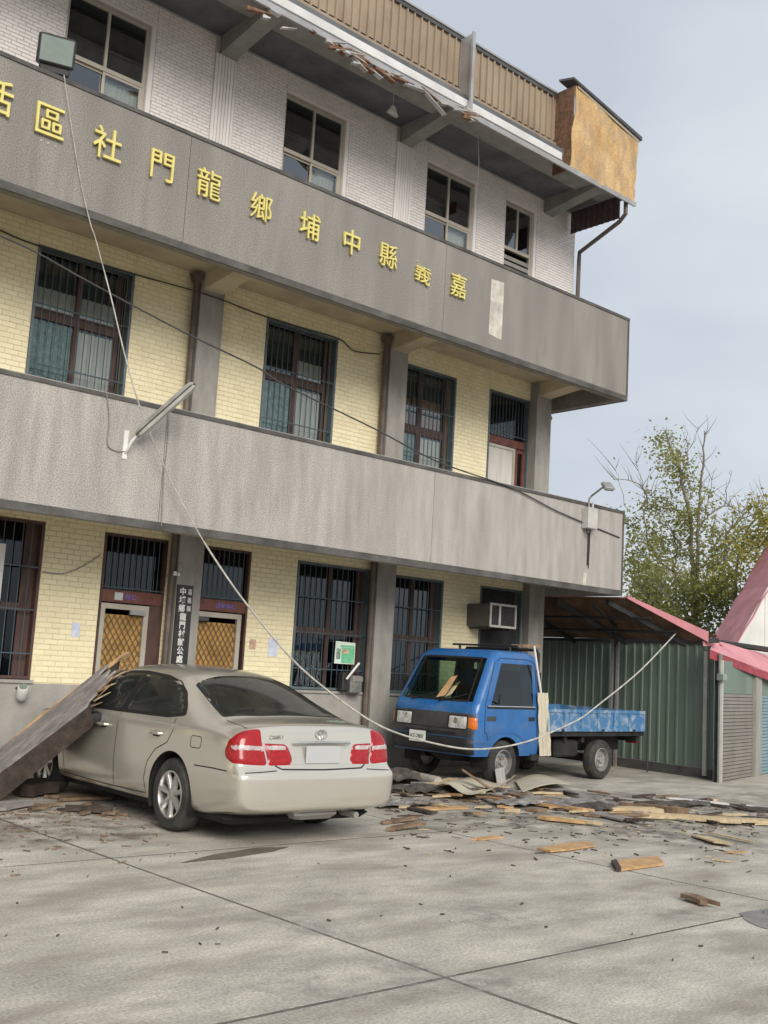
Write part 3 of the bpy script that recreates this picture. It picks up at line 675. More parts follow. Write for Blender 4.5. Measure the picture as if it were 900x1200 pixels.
# body cage: rings of points along the length (local +Y forward, X to the right)
def itp(tab, u): return float(np.interp(u, [t[0] for t in tab], [t[1] for t in tab]))
T_zb = [(-1.03, .30), (-.9, .25), (-.5, .19), (2.9, .19), (3.4, .22), (3.68, .30)]
T_w = [(-1.03, .83), (-.95, .862), (-.8, .880), (-.3, .893), (.6, .900), (2.2, .900), (2.9, .888), (3.3, .855), (3.55, .78), (3.68, .68)]
T_zs = [(-1.03, .90), (-.8, .93), (0, .955), (1.2, .95), (2.4, .935), (3.0, .88), (3.4, .79), (3.68, .68)]
T_zr = [(-1.03, 1.03), (-.9, 1.046), (-.66, 1.058), (-.56, 1.075), (-.1, 1.27), (.26, 1.42), (.62, 1.465), (1.2, 1.495), (1.6, 1.475), (1.85, 1.41), (2.25, 1.20), (2.58, 1.03), (3.0, .965), (3.4, .87), (3.6, .79), (3.68, .73)]
T_wt = [(-1.03, .70), (-.9, .74), (-.62, .735), (-.4, .715), (0, .675), (.33, .62), (.62, .60), (1.2, .595), (1.6, .60), (1.85, .61), (2.25, .665), (2.58, .72), (3.0, .70), (3.4, .66), (3.68, .52)]
T_zt = [(-1.03, .99), (-.9, 1.015), (-.62, 1.025), (-.42, 1.06), (-.08, 1.19), (.33, 1.345), (.62, 1.40), (1.2, 1.43), (1.6, 1.41), (1.85, 1.345), (2.25, 1.145), (2.58, 1.0), (3.0, .93), (3.4, .83), (3.68, .70)]
US = [-1.03, -.98, -.88, -.70, -.60, -.48, -.2, .1, .33, .6, 1.0, 1.4, 1.65, 1.9, 2.2, 2.5, 2.62, 2.9, 3.2, 3.42, 3.58, 3.68]
def sstep(a, b, x): t = min(1, max(0, (x-a)/(b-a))); return t*t*(3-2*t)
def half(u):
    zb, w, zs, zr, wt, zt = (itp(t, u) for t in (T_zb, T_w, T_zs, T_zr, T_wt, T_zt)); l0 = zb+.12; h = zs-l0
    ks = .982
    pts = [(0, zb), (.3*w, zb), (.6*w, zb), (.945*w, zb+.015), (.985*w, l0), (w, l0+.30*h), (1.0*w, l0+.42*h), (.996*w, l0+.51*h), (.992*w, l0+.80*h), (.975*w, zs), (.945*w, zs+.022), (wt, zt), (.6*wt, zt+.72*(zr-zt)), (.3*wt, zt+.93*(zr-zt)), (0, zr)]
    res = []
    for v, z in pts:
        rs = sstep(-.72, -1.03, u) if u < 0 else 0
        bump = .085*(1-sstep(.625, .665, z)); lean = .05*sstep(.68, 1.0, z)
        uu = u-rs*(bump-lean)
        vv = v*(1+.018*rs*(z < .64))
        res.append((vv, uu, z))
    return res
NP = 15
cage = MB(); rings = []
for u in US:
    h = half(u); ring = [(v, uu, z) for v, uu, z in h]+[(-v, uu, z) for v, uu, z in reversed(h[1:-1])]; rings.append(ring)
R_ = len(rings[0])
for r in rings: cage.v += r
for i in range(len(US)-1):
    for k in range(R_):
        j = (k+1) % R_; cage.f.append((i*R_+k, i*R_+j, (i+1)*R_+j, (i+1)*R_+k))
def cap(i, sign, bulge):
    base = i*R_; ring = rings[i]
    rows = [[2, 1, 0, R_-1, R_-2]]+[[k, None, None, None, R_-k] for k in range(3, 12)]+[[12, 13, 14, R_-13, R_-12]]
    ids = []
    for ri, r in enumerate(rows):
        line = []
        for c, t in zip(r, (1, .5, 0, -.5, -1)):
            if c is not None: line.append(base+c)
            else:
                p = ring[r[0]]; cage.v.append((p[0]*t, p[1]+sign*bulge*(1-t*t), p[2])); line.append(len(cage.v)-1)
        ids.append(line)
    for a, b in zip(ids, ids[1:]):
        for k in range(4): cage.f.append((a[k], a[k+1], b[k+1], b[k]))
cap(0, -1, .062); cap(len(US)-1, 1, .12)
body = cage.build('body', m_paint, CA, smooth='all')
sm = body.modifiers.new('s', 'SUBSURF'); sm.levels = 2; sm.render_levels = 2
apply_mods(body)
def cut_arch(me, wu, zc, rad, xin, zmax):
    bm = bmesh.new(); bm.from_mesh(me)
    def near(): return [f for f in bm.faces if abs(f.calc_center_median().x) > xin and abs(f.calc_center_median().y-wu) < rad+.12 and f.calc_center_median().z < zmax]
    N_ = 28
    for k in range(N_+1):
        a = math.radians(-35)+math.radians(250)*k/N_; no = Vector((0, math.cos(a), math.sin(a))); co = Vector((0, wu, zc))+no*rad
        fs = [f for f in near() if (Vector((0, f.calc_center_median().y-wu, f.calc_center_median().z-zc))).length > .5*rad and (Vector((0, f.calc_center_median().y-wu, f.calc_center_median().z-zc))).normalized().dot(no) > .93]
        gm = list(set(fs)|set(e for f in fs for e in f.edges)|set(v for f in fs for v in f.verts))
        if gm: bmesh.ops.bisect_plane(bm, geom=gm, plane_co=co, plane_no=no)
    dl = [f for f in near() if math.hypot(f.calc_center_median().y-wu, f.calc_center_median().z-zc) < rad*.9985]
    bmesh.ops.delete(bm, geom=dl, context='FACES'); bm.to_mesh(me); bm.free()
for wu in (0, 2.72):
    cut_arch(body.data, wu, .335, .375, .60, .80)
    for s in (-1, 1):
        b = MB(); pr = [[(x_, wu+math.cos(a)*.374, .335+math.sin(a)*.374) for a in [math.radians(-25+230*k/24) for k in range(25)]] for x_ in (s*.55, s*.885)]
        b.grid(pr); b.add([(s*.551, wu-.37, .16), (s*.551, wu+.37, .16), (s*.551, wu+.37, .70), (s*.551, wu-.37, .70)], [(0, 1, 2, 3)]); b.build('wheel_well', m_under, CA, fix=False)
body.data.materials.clear(); body.data.materials.append(m_paint)
body.data.polygons.foreach_set('use_smooth', [True]*len(body.data.polygons)); body.data.set_sharp_from_angle(angle=math.radians(50))
SB = Surf(body)
LS = ((-1.6, 0, 0), (0, 1, 0), (0, 0, 1), (1, 0, 0)); RS = ((1.6, 0, 0), (0, 1, 0), (0, 0, 1), (-1, 0, 0))
RE = ((0, -1.9, 0), (1, 0, 0), (0, 0, 1), (0, 1, 0)); TP = ((0, 0, 2.2), (1, 0, 0), (0, 1, 0), (0, 0, -1))
for s, S_ in ((-1, LS), (1, RS)):
    tr = [(2.30, .985), (1.2, .985), (.2, .995), (-.06, 1.03), (.02, 1.11), (.20, 1.235), (.42, 1.325), (.72, 1.375), (1.2, 1.40), (1.55, 1.385), (1.80, 1.31), (2.05, 1.17)]
    trim = fin(SB.patch(rounded(tr, .04), *S_, off=.002, cell=.05), 'window_trim', m_black, CA, (s, 0, 0))
    fin(SB.patch(rounded([(1.06, 1.005), (.22, 1.012), (.0, 1.045), (.07, 1.115), (.23, 1.22), (.44, 1.305), (.73, 1.352), (1.06, 1.372)], .03), *S_, off=.0055, cell=.05, edge=.0), 'rear_side_window', m_cglass, trim, (s, 0, 0))
    fin(SB.patch(rounded([(1.12, 1.005), (2.22, 1.003), (2.02, 1.155), (1.78, 1.29), (1.53, 1.362), (1.12, 1.374)], .03), *S_, off=.0055, cell=.05, edge=.0), 'front_side_window', m_cglass, trim, (s, 0, 0))
    # door shut lines
    fin(SB.seam([(1.09, .985), (1.085, .6), (1.08, .29)], .009, *S_), 'door_gap', m_black, CA, (s, 0, 0))
    fin(SB.seam([(.06, 1.0), (.02, .90), (.10, .78), (.30, .70), (.42, .58), (.47, .42), (.44, .30)], .009, *S_), 'door_gap', m_black, CA, (s, 0, 0))
    fin(SB.seam([(2.28, .98), (2.24, .7), (2.2, .3)], .009, *S_), 'door_gap', m_black, CA, (s, 0, 0))
    fin(SB.seam([(.45, .285), (1.3, .272), (2.2, .285)], .010, *S_), 'sill_gap', m_black, CA, (s, 0, 0))
    fin(SB.patch([(.50, .535), (1.06, .525), (1.06, .578), (.47, .585)], *S_, off=.010, cell=.1), 'side_moulding', m_paint, CA, (s, 0, 0))
    fin(SB.patch([(1.11, .525), (2.18, .52), (2.18, .572), (1.11, .578)], *S_, off=.010, cell=.1), 'side_moulding', m_paint, CA, (s, 0, 0))
    fin(SB.seam([(-.40, .628), (-.70, .632), (-.90, .628)], .010, *S_), 'bumper_gap', m_black, CA, (s, 0, 0))
    for u in (.30, 1.38):
        hh = SB.t.ray_cast(Vector((s*1.6, u, .845)), Vector((-s, 0, 0)))[0]; x = hh.x
        MB().tube([(x+s*.0, u-.10, .845), (x+s*.028, u-.085, .848), (x+s*.034, u, .85), (x+s*.028, u+.075, .848), (x, u+.10, .845)], [.010, .016, .017, .016, .012], 8).build('door_handle', m_paint, CA, smooth=True)
        fin(SB.patch(rounded([(u-.06, .815), (u+.07, .815), (u+.07, .865), (u-.06, .865)], .02), *S_, off=.002, edge=.001), 'handle_recess', m_under, CA, (s, 0, 0))
    x = SB.t.ray_cast(Vector((s*1.6, 2.12, 1.0)), Vector((-s, 0, 0)))[0].x
    b = MB().lathe([(.02, -.07), (.085, -.06), (.10, 0), (.085, .07), (.03, .11)], (0, 0, 0), 'y', 14); b.v = [(x+s*.12+v[0]*1.05*s, 2.12+v[1], 1.06+v[2]*.72) for v in b.v]
    if s == -1: b.v = [(v[0]+.02, v[1]-.60, v[2]-.17) for v in b.v]     # knocked back and down by the panel
    mr_ = b.build('wing_mirror', m_paint if s == 1 else m_black, CA, smooth=True)
    if s == 1: part('mirror_foot', m_black, mr_, (min(x, x+s*.06), max(x, x+s*.06), 2.08, 2.15, .985, 1.03))
    # tail lamps wrap the corner: cast along the diagonal
    k2 = 2**-.5; o = (s*-0+s*1.2, -1.9, 0); D = (-s*k2, k2, 0); EX = (-s*k2, -k2, 0)
    # a = (-s*x - u)/sqrt2 measured from o
    a0 = 0
    def pa(pts): return [((a)-(-s*o[0]*k2-o[1]*k2), z) for a, z in pts]
    lamp = [(-.02, .80), (-.01, .745), (.06, .700), (.345, .685), (.315, .79), (.285, .872), (.262, .985), (.19, .980), (.10, .955), (.02, .89)]
    tl_ = fin(SB.patch(rounded(pa(lamp), .03), o, EX, (0, 0, 1), D, off=.012, cell=.03, edge=.001, dist=.6), 'tail_light', m_red, CA, (s, -1, 0))
    fin(SB.patch(rounded(pa([(.035, .842), (.04, .808), (.308, .800), (.293, .846), (.14, .856)]), .015), o, EX, (0, 0, 1), D, off=.0145, cell=.03, edge=.011, dist=.6), 'clear_lens', m_clear, tl_, (s, -1, 0))
    lid = fin(SB.patch(rounded(pa([(.357, .685), (.535, .690), (.525, .76), (.485, .84), (.46, .862), (.298, .868), (.327, .79)]), .015), o, EX, (0, 0, 1), D, off=.012, cell=.03, edge=.001, dist=.6), 'lid_light', m_red, CA, (s, -1, 0))
    fin(SB.patch(rounded(pa([(.336, .805), (.488, .805), (.47, .838), (.45, .848), (.314, .852)]), .012), o, EX, (0, 0, 1), D, off=.0145, cell=.03, edge=.011, dist=.6), 'clear_lens', m_clear, lid, (s, -1, 0))
fin(SB.seam(rounded([(-.47, .775), (-.30, .775), (-.30, .875), (-.47, .875)], .03)+[(-.47, .80)], .007, *LS), 'fuel_flap_gap', m_black, CA, (-1, 0, 0))
# rear window, windscreen
fin(SB.patch(rounded([(-.68, -.49), (-.35, -.575), (.35, -.575), (.68, -.49), (.61, -.05), (.565, .225), (.3, .275), (-.3, .275), (-.565, .225), (-.61, -.05)], .04), *TP, off=.001, cell=.05), 'rear_window_seal', m_black, CA, (0, -1, 1))
fin(SB.patch(rounded([(-.645, -.48), (-.35, -.555), (.35, -.555), (.645, -.48), (.585, -.05), (.54, .21), (.3, .255), (-.3, .255), (-.54, .21), (-.585, -.05)], .04), *TP, off=.005, cell=.05, edge=.001), 'rear_window', m_cglass, CA, (0, -1, 1))
fin(SB.patch(rounded([(-.56, 1.83), (0, 1.76), (.56, 1.83), (.66, 2.45), (.3, 2.53), (-.3, 2.53), (-.66, 2.45)], .05), *TP, off=.004, cell=.06), 'windscreen', m_cglass, CA, (0, 1, 1))
# boot lid lines, plate, garnish, badge
bl = [(-.70, 1.008), (-.62, .90), (-.545, .80), (-.50, .685), (-.44, .655), (0, .648), (.44, .655), (.50, .685), (.545, .80), (.62, .90), (.70, 1.008)]
fin(SB.seam(bl[3:8], .011, *RE), 'boot_gap', m_black, CA, (0, -1, 0))
fin(SB.seam([(-.86, .625), (-.6, .638), (-.5, .645)], .007, *RE), 'bumper_gap', m_black, CA, (0, -1, 0)); fin(SB.seam([(.86, .625), (.6, .638), (.5, .645)], .007, *RE), 'bumper_gap', m_black, CA, (0, -1, 0))
for s in (-1, 1): fin(SB.seam([(s*.69, -.56), (s*.715, -.75), (s*.715, -.93)], .007, *TP), 'boot_gap', m_black, CA, (0, 0, 1))
fin(SB.patch(rounded([(-.36, .69), (.36, .69), (.33, .86), (-.33, .86)], .03), *RE, off=.0015, edge=.001), 'plate_recess', m_paint, CA, (0, -1, 0))
y = min(SB.t.ray_cast(Vector((x_, -1.9, z_)), Vector((0, 1, 0)))[0].y for x_ in (-.2, 0, .2) for z_ in (.72, .84))
MB().bbox(-.19, .19, y-.018, y-.006, .70, .85, .004).build('number_plate', m_plate, CA)
MB().tube([(-.31, y+.012, .872), (-.29, y-.014, .877), (0, y-.022, .882), (.29, y-.014, .877), (.31, y+.012, .872)], .013, 8).build('boot_garnish', m_chrome, CA, smooth=True)
ye = SB.t.ray_cast(Vector((0, -1.9, .95)), Vector((0, 1, 0)))[0].y-.008
def ell(cx, cz, a, b, n=22, y0=ye): return [(cx+a*math.cos(2*math.pi*k/n), y0, cz+b*math.sin(2*math.pi*k/n)) for k in range(n+1)]
em = MB(); 
for cx, cz, a, b in ((0, .945, .062, .043), (0, .945, .020, .040), (0, .966, .040, .018)): em.tube(ell(cx, cz, a, b), .0055, 6, False)
em.build('emblem', m_chrome, CA, smooth=True)
me = text_mesh('CAMRY', .045, .001, .002)
yb = SB.t.ray_cast(Vector((-.50, -1.9, .925)), Vector((0, 1, 0)))[0].y
for v in me.vertices: v.co = (-.47+v.co.x, yb-.012-v.co.z, .905+v.co.y)
link('badge', me, m_chrome, CA)
fin(SB.seam([(-.80, .40), (-.4, .395), (.4, .395), (.80, .40)], .012, *RE), 'bumper_crease', m_paint, CA, (0, -1, 0))
MB().bbox(-.80, .80, -.85, 3.4, .165, .26, .05).build('underbody', m_under, CA)
MB().tube([(.45, -1.06, .23), (.45, -.6, .24)], .03, 10).build('exhaust', m_steel, CA, smooth=True)
MB().bbox(-.18, .30, -1.0, -.55, .20, .30, .04).build('silencer', m_steel, CA)
def wheel(parent, x, u, r, w, s, rim_m, spokes, rr, hubcap=True, name='wheel'):
    """tyre with a rim on the outer side s"""
    t = MB().lathe([(rr*.98, -w*.42), (rr+.012, -w*.5), (r*.9, -w*.5), (r*.985, -w*.36), (r, -w*.2), (r, w*.2), (r*.985, w*.36), (r*.9, w*.5), (rr+.012, w*.5), (rr*.98, w*.42)], (x, u, r), 'x', 40, closed=True)
    ty = t.build(name, m_tyre, parent, smooth=True)
    o = x+s*w*.5
    b = MB().lathe([(rr*.99, o-s*.12), (rr*.99, o-s*.004), (rr*.93, o), (rr*.90, o-s*.02), (rr*.88, o-s*.11)], (0, u, r), 'x', 40, closed=True)
    if spokes:
        for k in range(spokes):
            a = 2*math.pi*k/spokes+.2; ca, sa = math.cos(a), math.sin(a); tx, tz = -sa, ca
            def P(rad, wd, xx): return (xx, u+ca*rad+tx*wd, r+sa*rad+tz*wd)
            b.hexa([P(.04, -.022, o-s*.055), P(.04, .022, o-s*.055), P(rr*.92, .032, o-s*.03), P(rr*.92, -.032, o-s*.03), P(.04, -.014, o-s*.015), P(.04, .014, o-s*.015), P(rr*.92, .022, o-s*.006), P(rr*.92, -.022, o-s*.006)])
        b.lathe([(.001, o-s*.008), (.03, o-s*.009), (.055, o-s*.018), (.06, o-s*.06), (.001, o-s*.06)], (0, u, r), 'x', 20)
    else:
        b.lathe([(.001, o-s*.015), (.045, o-s*.015), (.05, o-s*.05), (rr*.45, o-s*.035), (rr*.62, o-s*.03), (rr*.75, o-s*.07), (rr*.9, o-s*.08), (rr*.9, o-s*.1), (.001, o-s*.1)], (0, u, r), 'x', 30)
        for k in range(6):
            a = math.pi*k/3; b.lathe([(.001, o-s*.018), (.012, o-s*.018), (.012, o-s*.05), (.001, o-s*.05)], (0, u+math.cos(a)*rr*.36, r+math.sin(a)*rr*.36), 'x', 6)
    b.build('rim', rim_m, ty, smooth=True)
    if spokes: MB().lathe([(.001, o-s*.085), (rr*.88, o-s*.085), (rr*.88, o-s*.095), (.001, o-s*.095)], (0, u, r), 'x', 24).build('brake_disc', m_under, ty)
    return ty
for u in (0, 2.72):
    for s in (-1, 1): wheel(CA, s*.775, u, .325, .21, s, m_alloy, 7, .215)

# ------------------------------------------------------------------ the blue pickup (local +Y forward, X right; rear axle at the origin)
m_tblue = mat('faded_blue_paint', (.016, .125, .37), .34, var=.10, scale=2.5, coat=.3, c2=(.022, .11, .30), dirt=(.13, .19, .27), dirt_scale=4, dirt_amt=.4)
m_tbed = mat('chalky_blue_bed', (.045, .15, .33), .6, var=.2, scale=3, c2=(.06, .17, .30), dirt=(.52, .53, .52), dirt_scale=7, dirt_amt=.7)
m_tgrey = mat('dark_grille_plastic', (.055, .055, .056), .55, var=.2, scale=4)
m_tblack = mat('black_bumper', (.018, .018, .019), .6, var=.25)
m_amber = mat('amber_lens', (.65, .16, .015), .2, var=.1, coat=.6)
m_lampg = mat('headlamp_glass', (.62, .62, .60), .15, var=.3, scale=14, c2=(.30, .30, .30), coat=.8)
m_tglass = glass('truck_glass', (.42, .54, .47), .03, top=.22)
m_seat = mat('dark_seat_vinyl', (.03, .03, .032), .7)
m_white = mat('white_paint', (.75, .75, .73), .5, var=.08)
m_chassis = mat('black_chassis', (.02, .02, .02), .8, var=.3)
TK = thing('pickup_truck', 'small blue flatbed truck with dark grille parked under the balcony, planks on its windscreen', 'truck', (14.36, 11.53, 0), math.pi/2+.040, local=True)
WB, HW = 2.45, .845
CB, FR = 1.69, 3.13      # cab back and front along Y
# cab shell: rounded rectangles stacked by height; columns and levels line up with the window openings
LV = [.40, .48, .60, .80, 1.00, 1.10, 1.15, 1.24, 1.36, 1.50, 1.62, 1.72, 1.78, 1.84, 1.885, 1.905]
def frontY(z): return float(np.interp(z, [.40, .60, .80, 1.0, 1.10, 1.15, 1.78, 1.84, 1.905], [FR-.02, FR, FR-.005, FR-.02, FR-.045, FR-.085, FR-.44, FR-.49, FR-.62]))
def halfW(z): return float(np.interp(z, [.40, .60, 1.1, 1.78, 1.86, 1.905], [.815, .84, .83, .755, .715, .63]))
def backY(z): return CB+float(np.interp(z, [.4, 1.2, 1.84, 1.905], [0, 0, .03, .14]))
SF = [0, .035, .10, .30, .52, .72, .80, .86]              # side columns as fractions of the depth
FC = [-1, -.90, -.72, -.36, 0, .36, .72, .90, 1]           # front columns as fractions of the flat width
def ringT(z):
    f, b, w = frontY(z), backY(z), halfW(z); r = .12; pts = []
    for t in SF: pts.append((-w, b+(f-b)*t))
    y1 = f-r
    for k in range(1, 5): a = math.pi/2*k/5; pts.append((-w+r*(1-math.cos(a)), max(y1, b+(f-b)*.87)+(f-max(y1, b+(f-b)*.87))*math.sin(a)))
    bow = .035
    for t in FC: pts.append(((w-r)*t, f+bow*(1-t*t)*.8))
    for k in range(4, 0, -1): a = math.pi/2*k/5; pts.append((w-r*(1-math.cos(a)), max(y1, b+(f-b)*.87)+(f-max(y1, b+(f-b)*.87))*math.sin(a)))
    for t in reversed(SF): pts.append((w, b+(f-b)*t))
    for t in (.9, .6, 0, -.6, -.9): pts.append((w*t, b-.0))
    return [(x, y, z) for x, y in pts]
RT = [ringT(z) for z in LV]; NT = len(RT[0]); nS, nC, nF = len(SF), 4, len(FC)
shell = MB(); gls = {'windscreen': MB(), 'side_window': MB(), 'side_window_far': MB(), 'rear_window': MB()}
i_f0 = nS+nC; i_s2 = i_f0+nF+nC; i_b = i_s2+nS
def lvl(z): return LV.index(z)
for i in range(len(LV)-1):
    for k in range(NT):
        j = (k+1) % NT; quad = [RT[i][k], RT[i][j], RT[i+1][j], RT[i+1][k]]; tgt = shell
        za, zb_ = LV[i], LV[i+1]
        if za >= 1.15 and zb_ <= 1.78 and i_f0 <= k < i_f0+nF-1: tgt = gls['windscreen']
        elif za >= 1.10 and zb_ <= 1.72 and 2 <= k < 6: tgt = gls['side_window']
        elif za >= 1.10 and zb_ <= 1.72 and i_s2+nS-7 <= k < i_s2+nS-3: tgt = gls['side_window_far']
        elif za >= 1.15 and zb_ <= 1.72 and i_b+1 <= k < i_b+4-1+0: tgt = gls['rear_window']
        elif za < .80 and False: continue
        tgt.add(quad, [(0, 1, 2, 3)])
shell.add(RT[-1], [tuple(range(NT))]); shell.add(RT[0], [tuple(reversed(range(NT)))])
def weld(o, d=.0005):
    bm = bmesh.new(); bm.from_mesh(o.data); bmesh.ops.remove_doubles(bm, verts=bm.verts, dist=d); bmesh.ops.recalc_face_normals(bm, faces=bm.faces); bm.to_mesh(o.data); bm.free(); return o
cabo = weld(shell.build('cab', m_tblue, TK, fix=False))
cut_arch(cabo.data, WB, .31, .365, .55, .74)
for p_ in cabo.data.polygons: p_.use_smooth = True
cabo.data.set_sharp_from_angle(angle=math.radians(48))
for nm, mb in gls.items():
    o = weld(mb.build(nm.replace('_far', ''), m_tglass, TK, fix=False)); 
    for p_ in o.data.polygons: p_.use_smooth = True
# full closed copy of the cab outside, only used to find surface points
full = MB()
for i in range(len(LV)-1):
    for k in range(NT): full.add([RT[i][k], RT[i][(k+1) % NT], RT[i+1][(k+1) % NT], RT[i+1][k]], [(0, 1, 2, 3)])
class _F: pass
_f = _F(); _f.data = bpy.data.meshes.new('probe'); _f.data.from_pydata(full.v, [], full.f); _f.data.update(); TS = Surf(_f); bpy.data.meshes.remove(_f.data)
FRN = ((0, 4.2, 0), (-1, 0, 0), (0, 0, 1), (0, -1, 0)); TLS = ((-1.6, 0, 0), (0, 1, 0), (0, 0, 1), (1, 0, 0)); TRS = ((1.6, 0, 0), (0, 1, 0), (0, 0, 1), (-1, 0, 0))
nrm = (0, 1, 0)
grl = fin(TS.patch(rounded([(-.80, .655), (.80, .655), (.80, .985), (-.80, .985)], .03), *FRN, off=.016, cell=.06, edge=.001), 'grille_panel', m_tgrey, TK, nrm)
fin(TS.patch([(-.79, .36), (.79, .36), (.795, .645), (-.795, .645)], *FRN, off=.05, cell=.07, edge=.004), 'bumper', m_tblack, TK, nrm)
fin(TS.seam([(-.5, .70), (.5, .70)], .03, *FRN, off=.02), 'grille_slot', m_tblack, TK, nrm); fin(TS.seam([(-.5, .76), (.5, .76)], .012, *FRN, off=.02), 'grille_slot', m_tblack, TK, nrm)
for s in (-1, 1):     # ex points to the truck's left in FRN (x -> -X): s=1 is the near side
    hl = fin(TS.patch(rounded([(s*.37, .775), (s*.69, .775), (s*.69, .94), (s*.37, .94)], .02), *FRN, off=.026, cell=.04, edge=.018), 'headlight', m_lampg, TK, nrm)
    fin(TS.seam(rounded([(s*.36, .765), (s*.70, .765), (s*.70, .95), (s*.36, .95)], .02)+[(s*.36, .78)], .016, *FRN, off=.022), 'headlight_rim', m_tblack, hl, nrm)
    b = MB().lathe([(.001, 0), (.055, .01), (.075, .03), (.001, .03)], (0, 0, 0), 'y', 16); hp = TS.t.ray_cast(Vector((-s*.47, 4.2, .855)), Vector((0, -1, 0)))[0]
    b.v = [(-s*.47+v[0], hp.y+.028-v[1]*.3, .855+v[2]) for v in b.v]; b.build('reflector', m_chrome, hl, smooth=True)
    kk = 2**-.5; o = (-s*1.4, 4.4, 0); D = (s*kk, -kk, 0); EX = (-s*kk, -kk, 0)
    # a measured along EX
    def pf(pts): return [(a-(-s*o[0]*kk-o[1]*kk), z) for a, z in pts]
    fin(TS.patch(rounded(pf([(-1.715 if s == 1 else -1.66, .775), (-1.585, .775), (-1.585, .935), (-1.715 if s == 1 else -1.66, .935)]), .015), o, EX, (0, 0, 1), D, off=.02, cell=.03, edge=.012, dist=.6), 'indicator', m_amber, TK, (-s, 1, 0))
hp = TS.t.ray_cast(Vector((.06, 4.2, .60)), Vector((0, -1, 0)))[0]
np_ = MB().bbox(-.10+.12, .22+.12, hp.y+.055, hp.y+.066, .53, .69, .003).build('number_plate', m_white, TK)
me = text_mesh('KT-7801', .075, .001, .001)
for v in me.vertices: v.co = (.18-v.co.x, hp.y+.068+v.co.z, .585+v.co.y)
link('plate_text', me, mat('plate_green', (.04, .10, .06), .6), np_)
# pillars trim, doors, wipers
for s, S_ in ((-1, TLS), (1, TRS)):
    w_ = (s, 0, 0)
    fin(TS.seam([(CB+.045, .66), (CB+.045, 1.74), (CB+.20, 1.79), (WB+.08, 1.79), (WB+.21, 1.72), (WB+.46, 1.12), (WB+.47, .74)], .012, *S_), 'door_gap', m_tblack, TK, w_)
    fin(TS.seam([(WB+.47, .74), (WB+.42, .72), (WB+.40, .63)], .012, *S_), 'door_gap', m_tblack, TK, w_)
    fin(TS.seam([(CB+.0, .60), (WB-.44, .60), (WB-.33, .68), (WB-.18, .735), (WB+.15, .735), (WB+.30, .68), (WB+.40, .60), (WB+.60, .60)], .022, *S_, off=.01), 'body_crease', m_tblue, TK, w_)
    fin(TS.seam([(CB+.10, 1.085), (WB+.42, 1.085)], .028, *S_, off=.01), 'window_sill_trim', m_tblack, TK, w_)
    fin(TS.seam([(CB+.10, 1.105), (WB+.42, 1.105)], .010, *S_, off=.013), 'window_sill_strip', m_chrome, TK, w_)
    fin(TS.patch(rounded([(WB+.22, .895), (WB+.42, .895), (WB+.42, .96), (WB+.22, .96)], .012), *S_, off=.004, edge=.003), 'door_badge', m_tgrey, TK, w_)
    fin(TS.patch(rounded([(CB+.10, .90), (CB+.24, .90), (CB+.24, .96), (CB+.10, .96)], .012), *S_, off=.006, edge=.003), 'door_handle', m_tblack, TK, w_)
for x0, x1 in ((-.10, -.56), (.45, .02)):
    p0 = TS.t.ray_cast(Vector((x0, 4.2, 1.13)), Vector((0, -1, 0)))[0]; p1 = TS.t.ray_cast(Vector((x1, 4.2, 1.24)), Vector((0, -1, 0)))[0]
    MB().tube([p0+Vector((0, .02, 0)), (p0+p1)/2+Vector((0, .03, .0)), p1+Vector((0, .012, .01))], .009, 5).build('wiper', m_tblack, TK)
# windscreen seal
fin(TS.seam([(-.62, 1.155), (.62, 1.155), (.555, 1.775), (-.555, 1.775), (-.62, 1.155)], .03, *FRN, off=.004), 'windscreen_seal', m_tblack, TK, nrm)
# interior
part('cab_floor', m_seat, TK, (-.70, .70, CB+.06, FR-.2, .50, .62))
part('dashboard', m_seat, TK, (-.68, .68, FR-.42, FR-.19, .9, 1.12))
part('seat', m_seat, TK, (-.66, .66, CB+.12, CB+.55, .72, .86)); part('seat_back', m_seat, TK, (-.66, -.06, CB+.06, CB+.17, .86, 1.36), (.06, .66, CB+.06, CB+.17, .861, 1.36))
MB().tube([(-.38+.18*math.cos(t), FR-.62+.06*math.sin(t), 1.13+.15*math.sin(t)) for t in np.linspace(0, 2*math.pi, 22)], .014, 6, False).build('steering_wheel', m_tblack, TK, smooth=True)
part('cab_lining', m_seat, TK, (-.55, .55, CB+.035, CB+.045, .6, 1.14), (-.6, .6, CB+.3, FR-.85, 1.845, 1.85))
part('inside_mirror', m_tblack, TK, (-.11, .11, FR-.66, FR-.64, 1.62, 1.68))
# roof guard at the back of the cab
b = MB().tube([(-.74, CB-.06, .95), (-.74, CB-.06, 1.90), (-.70, CB-.06, 1.95), (.70, CB-.06, 1.95), (.74, CB-.06, 1.90), (.74, CB-.06, .95)], .025, 6)
for x in (-.4, 0, .4): b.tube([(x, CB-.06, .95), (x, CB-.06, 1.93)], .014, 5)
b.tube([(-.74, CB-.06, 1.4), (.74, CB-.06, 1.4)], .018, 5)
hg = b.build('headboard_frame', m_tblack, TK, smooth=True)
part('headboard', m_tblack, TK, (-.76, .76, CB-.115, CB-.09, .78, 1.62)); 
MB().tube([(.45, FR-1.05, 1.905), (.45, FR-1.05, 1.98)], .02, 6).tube([(-.55, FR-1.05, 1.905), (-.55, FR-1.05, 1.98)], .02, 6).tube([(-.7, FR-1.05, 1.985), (.6, FR-1.05, 1.985)], .016, 6).build('roof_bar', m_tblack, TK)
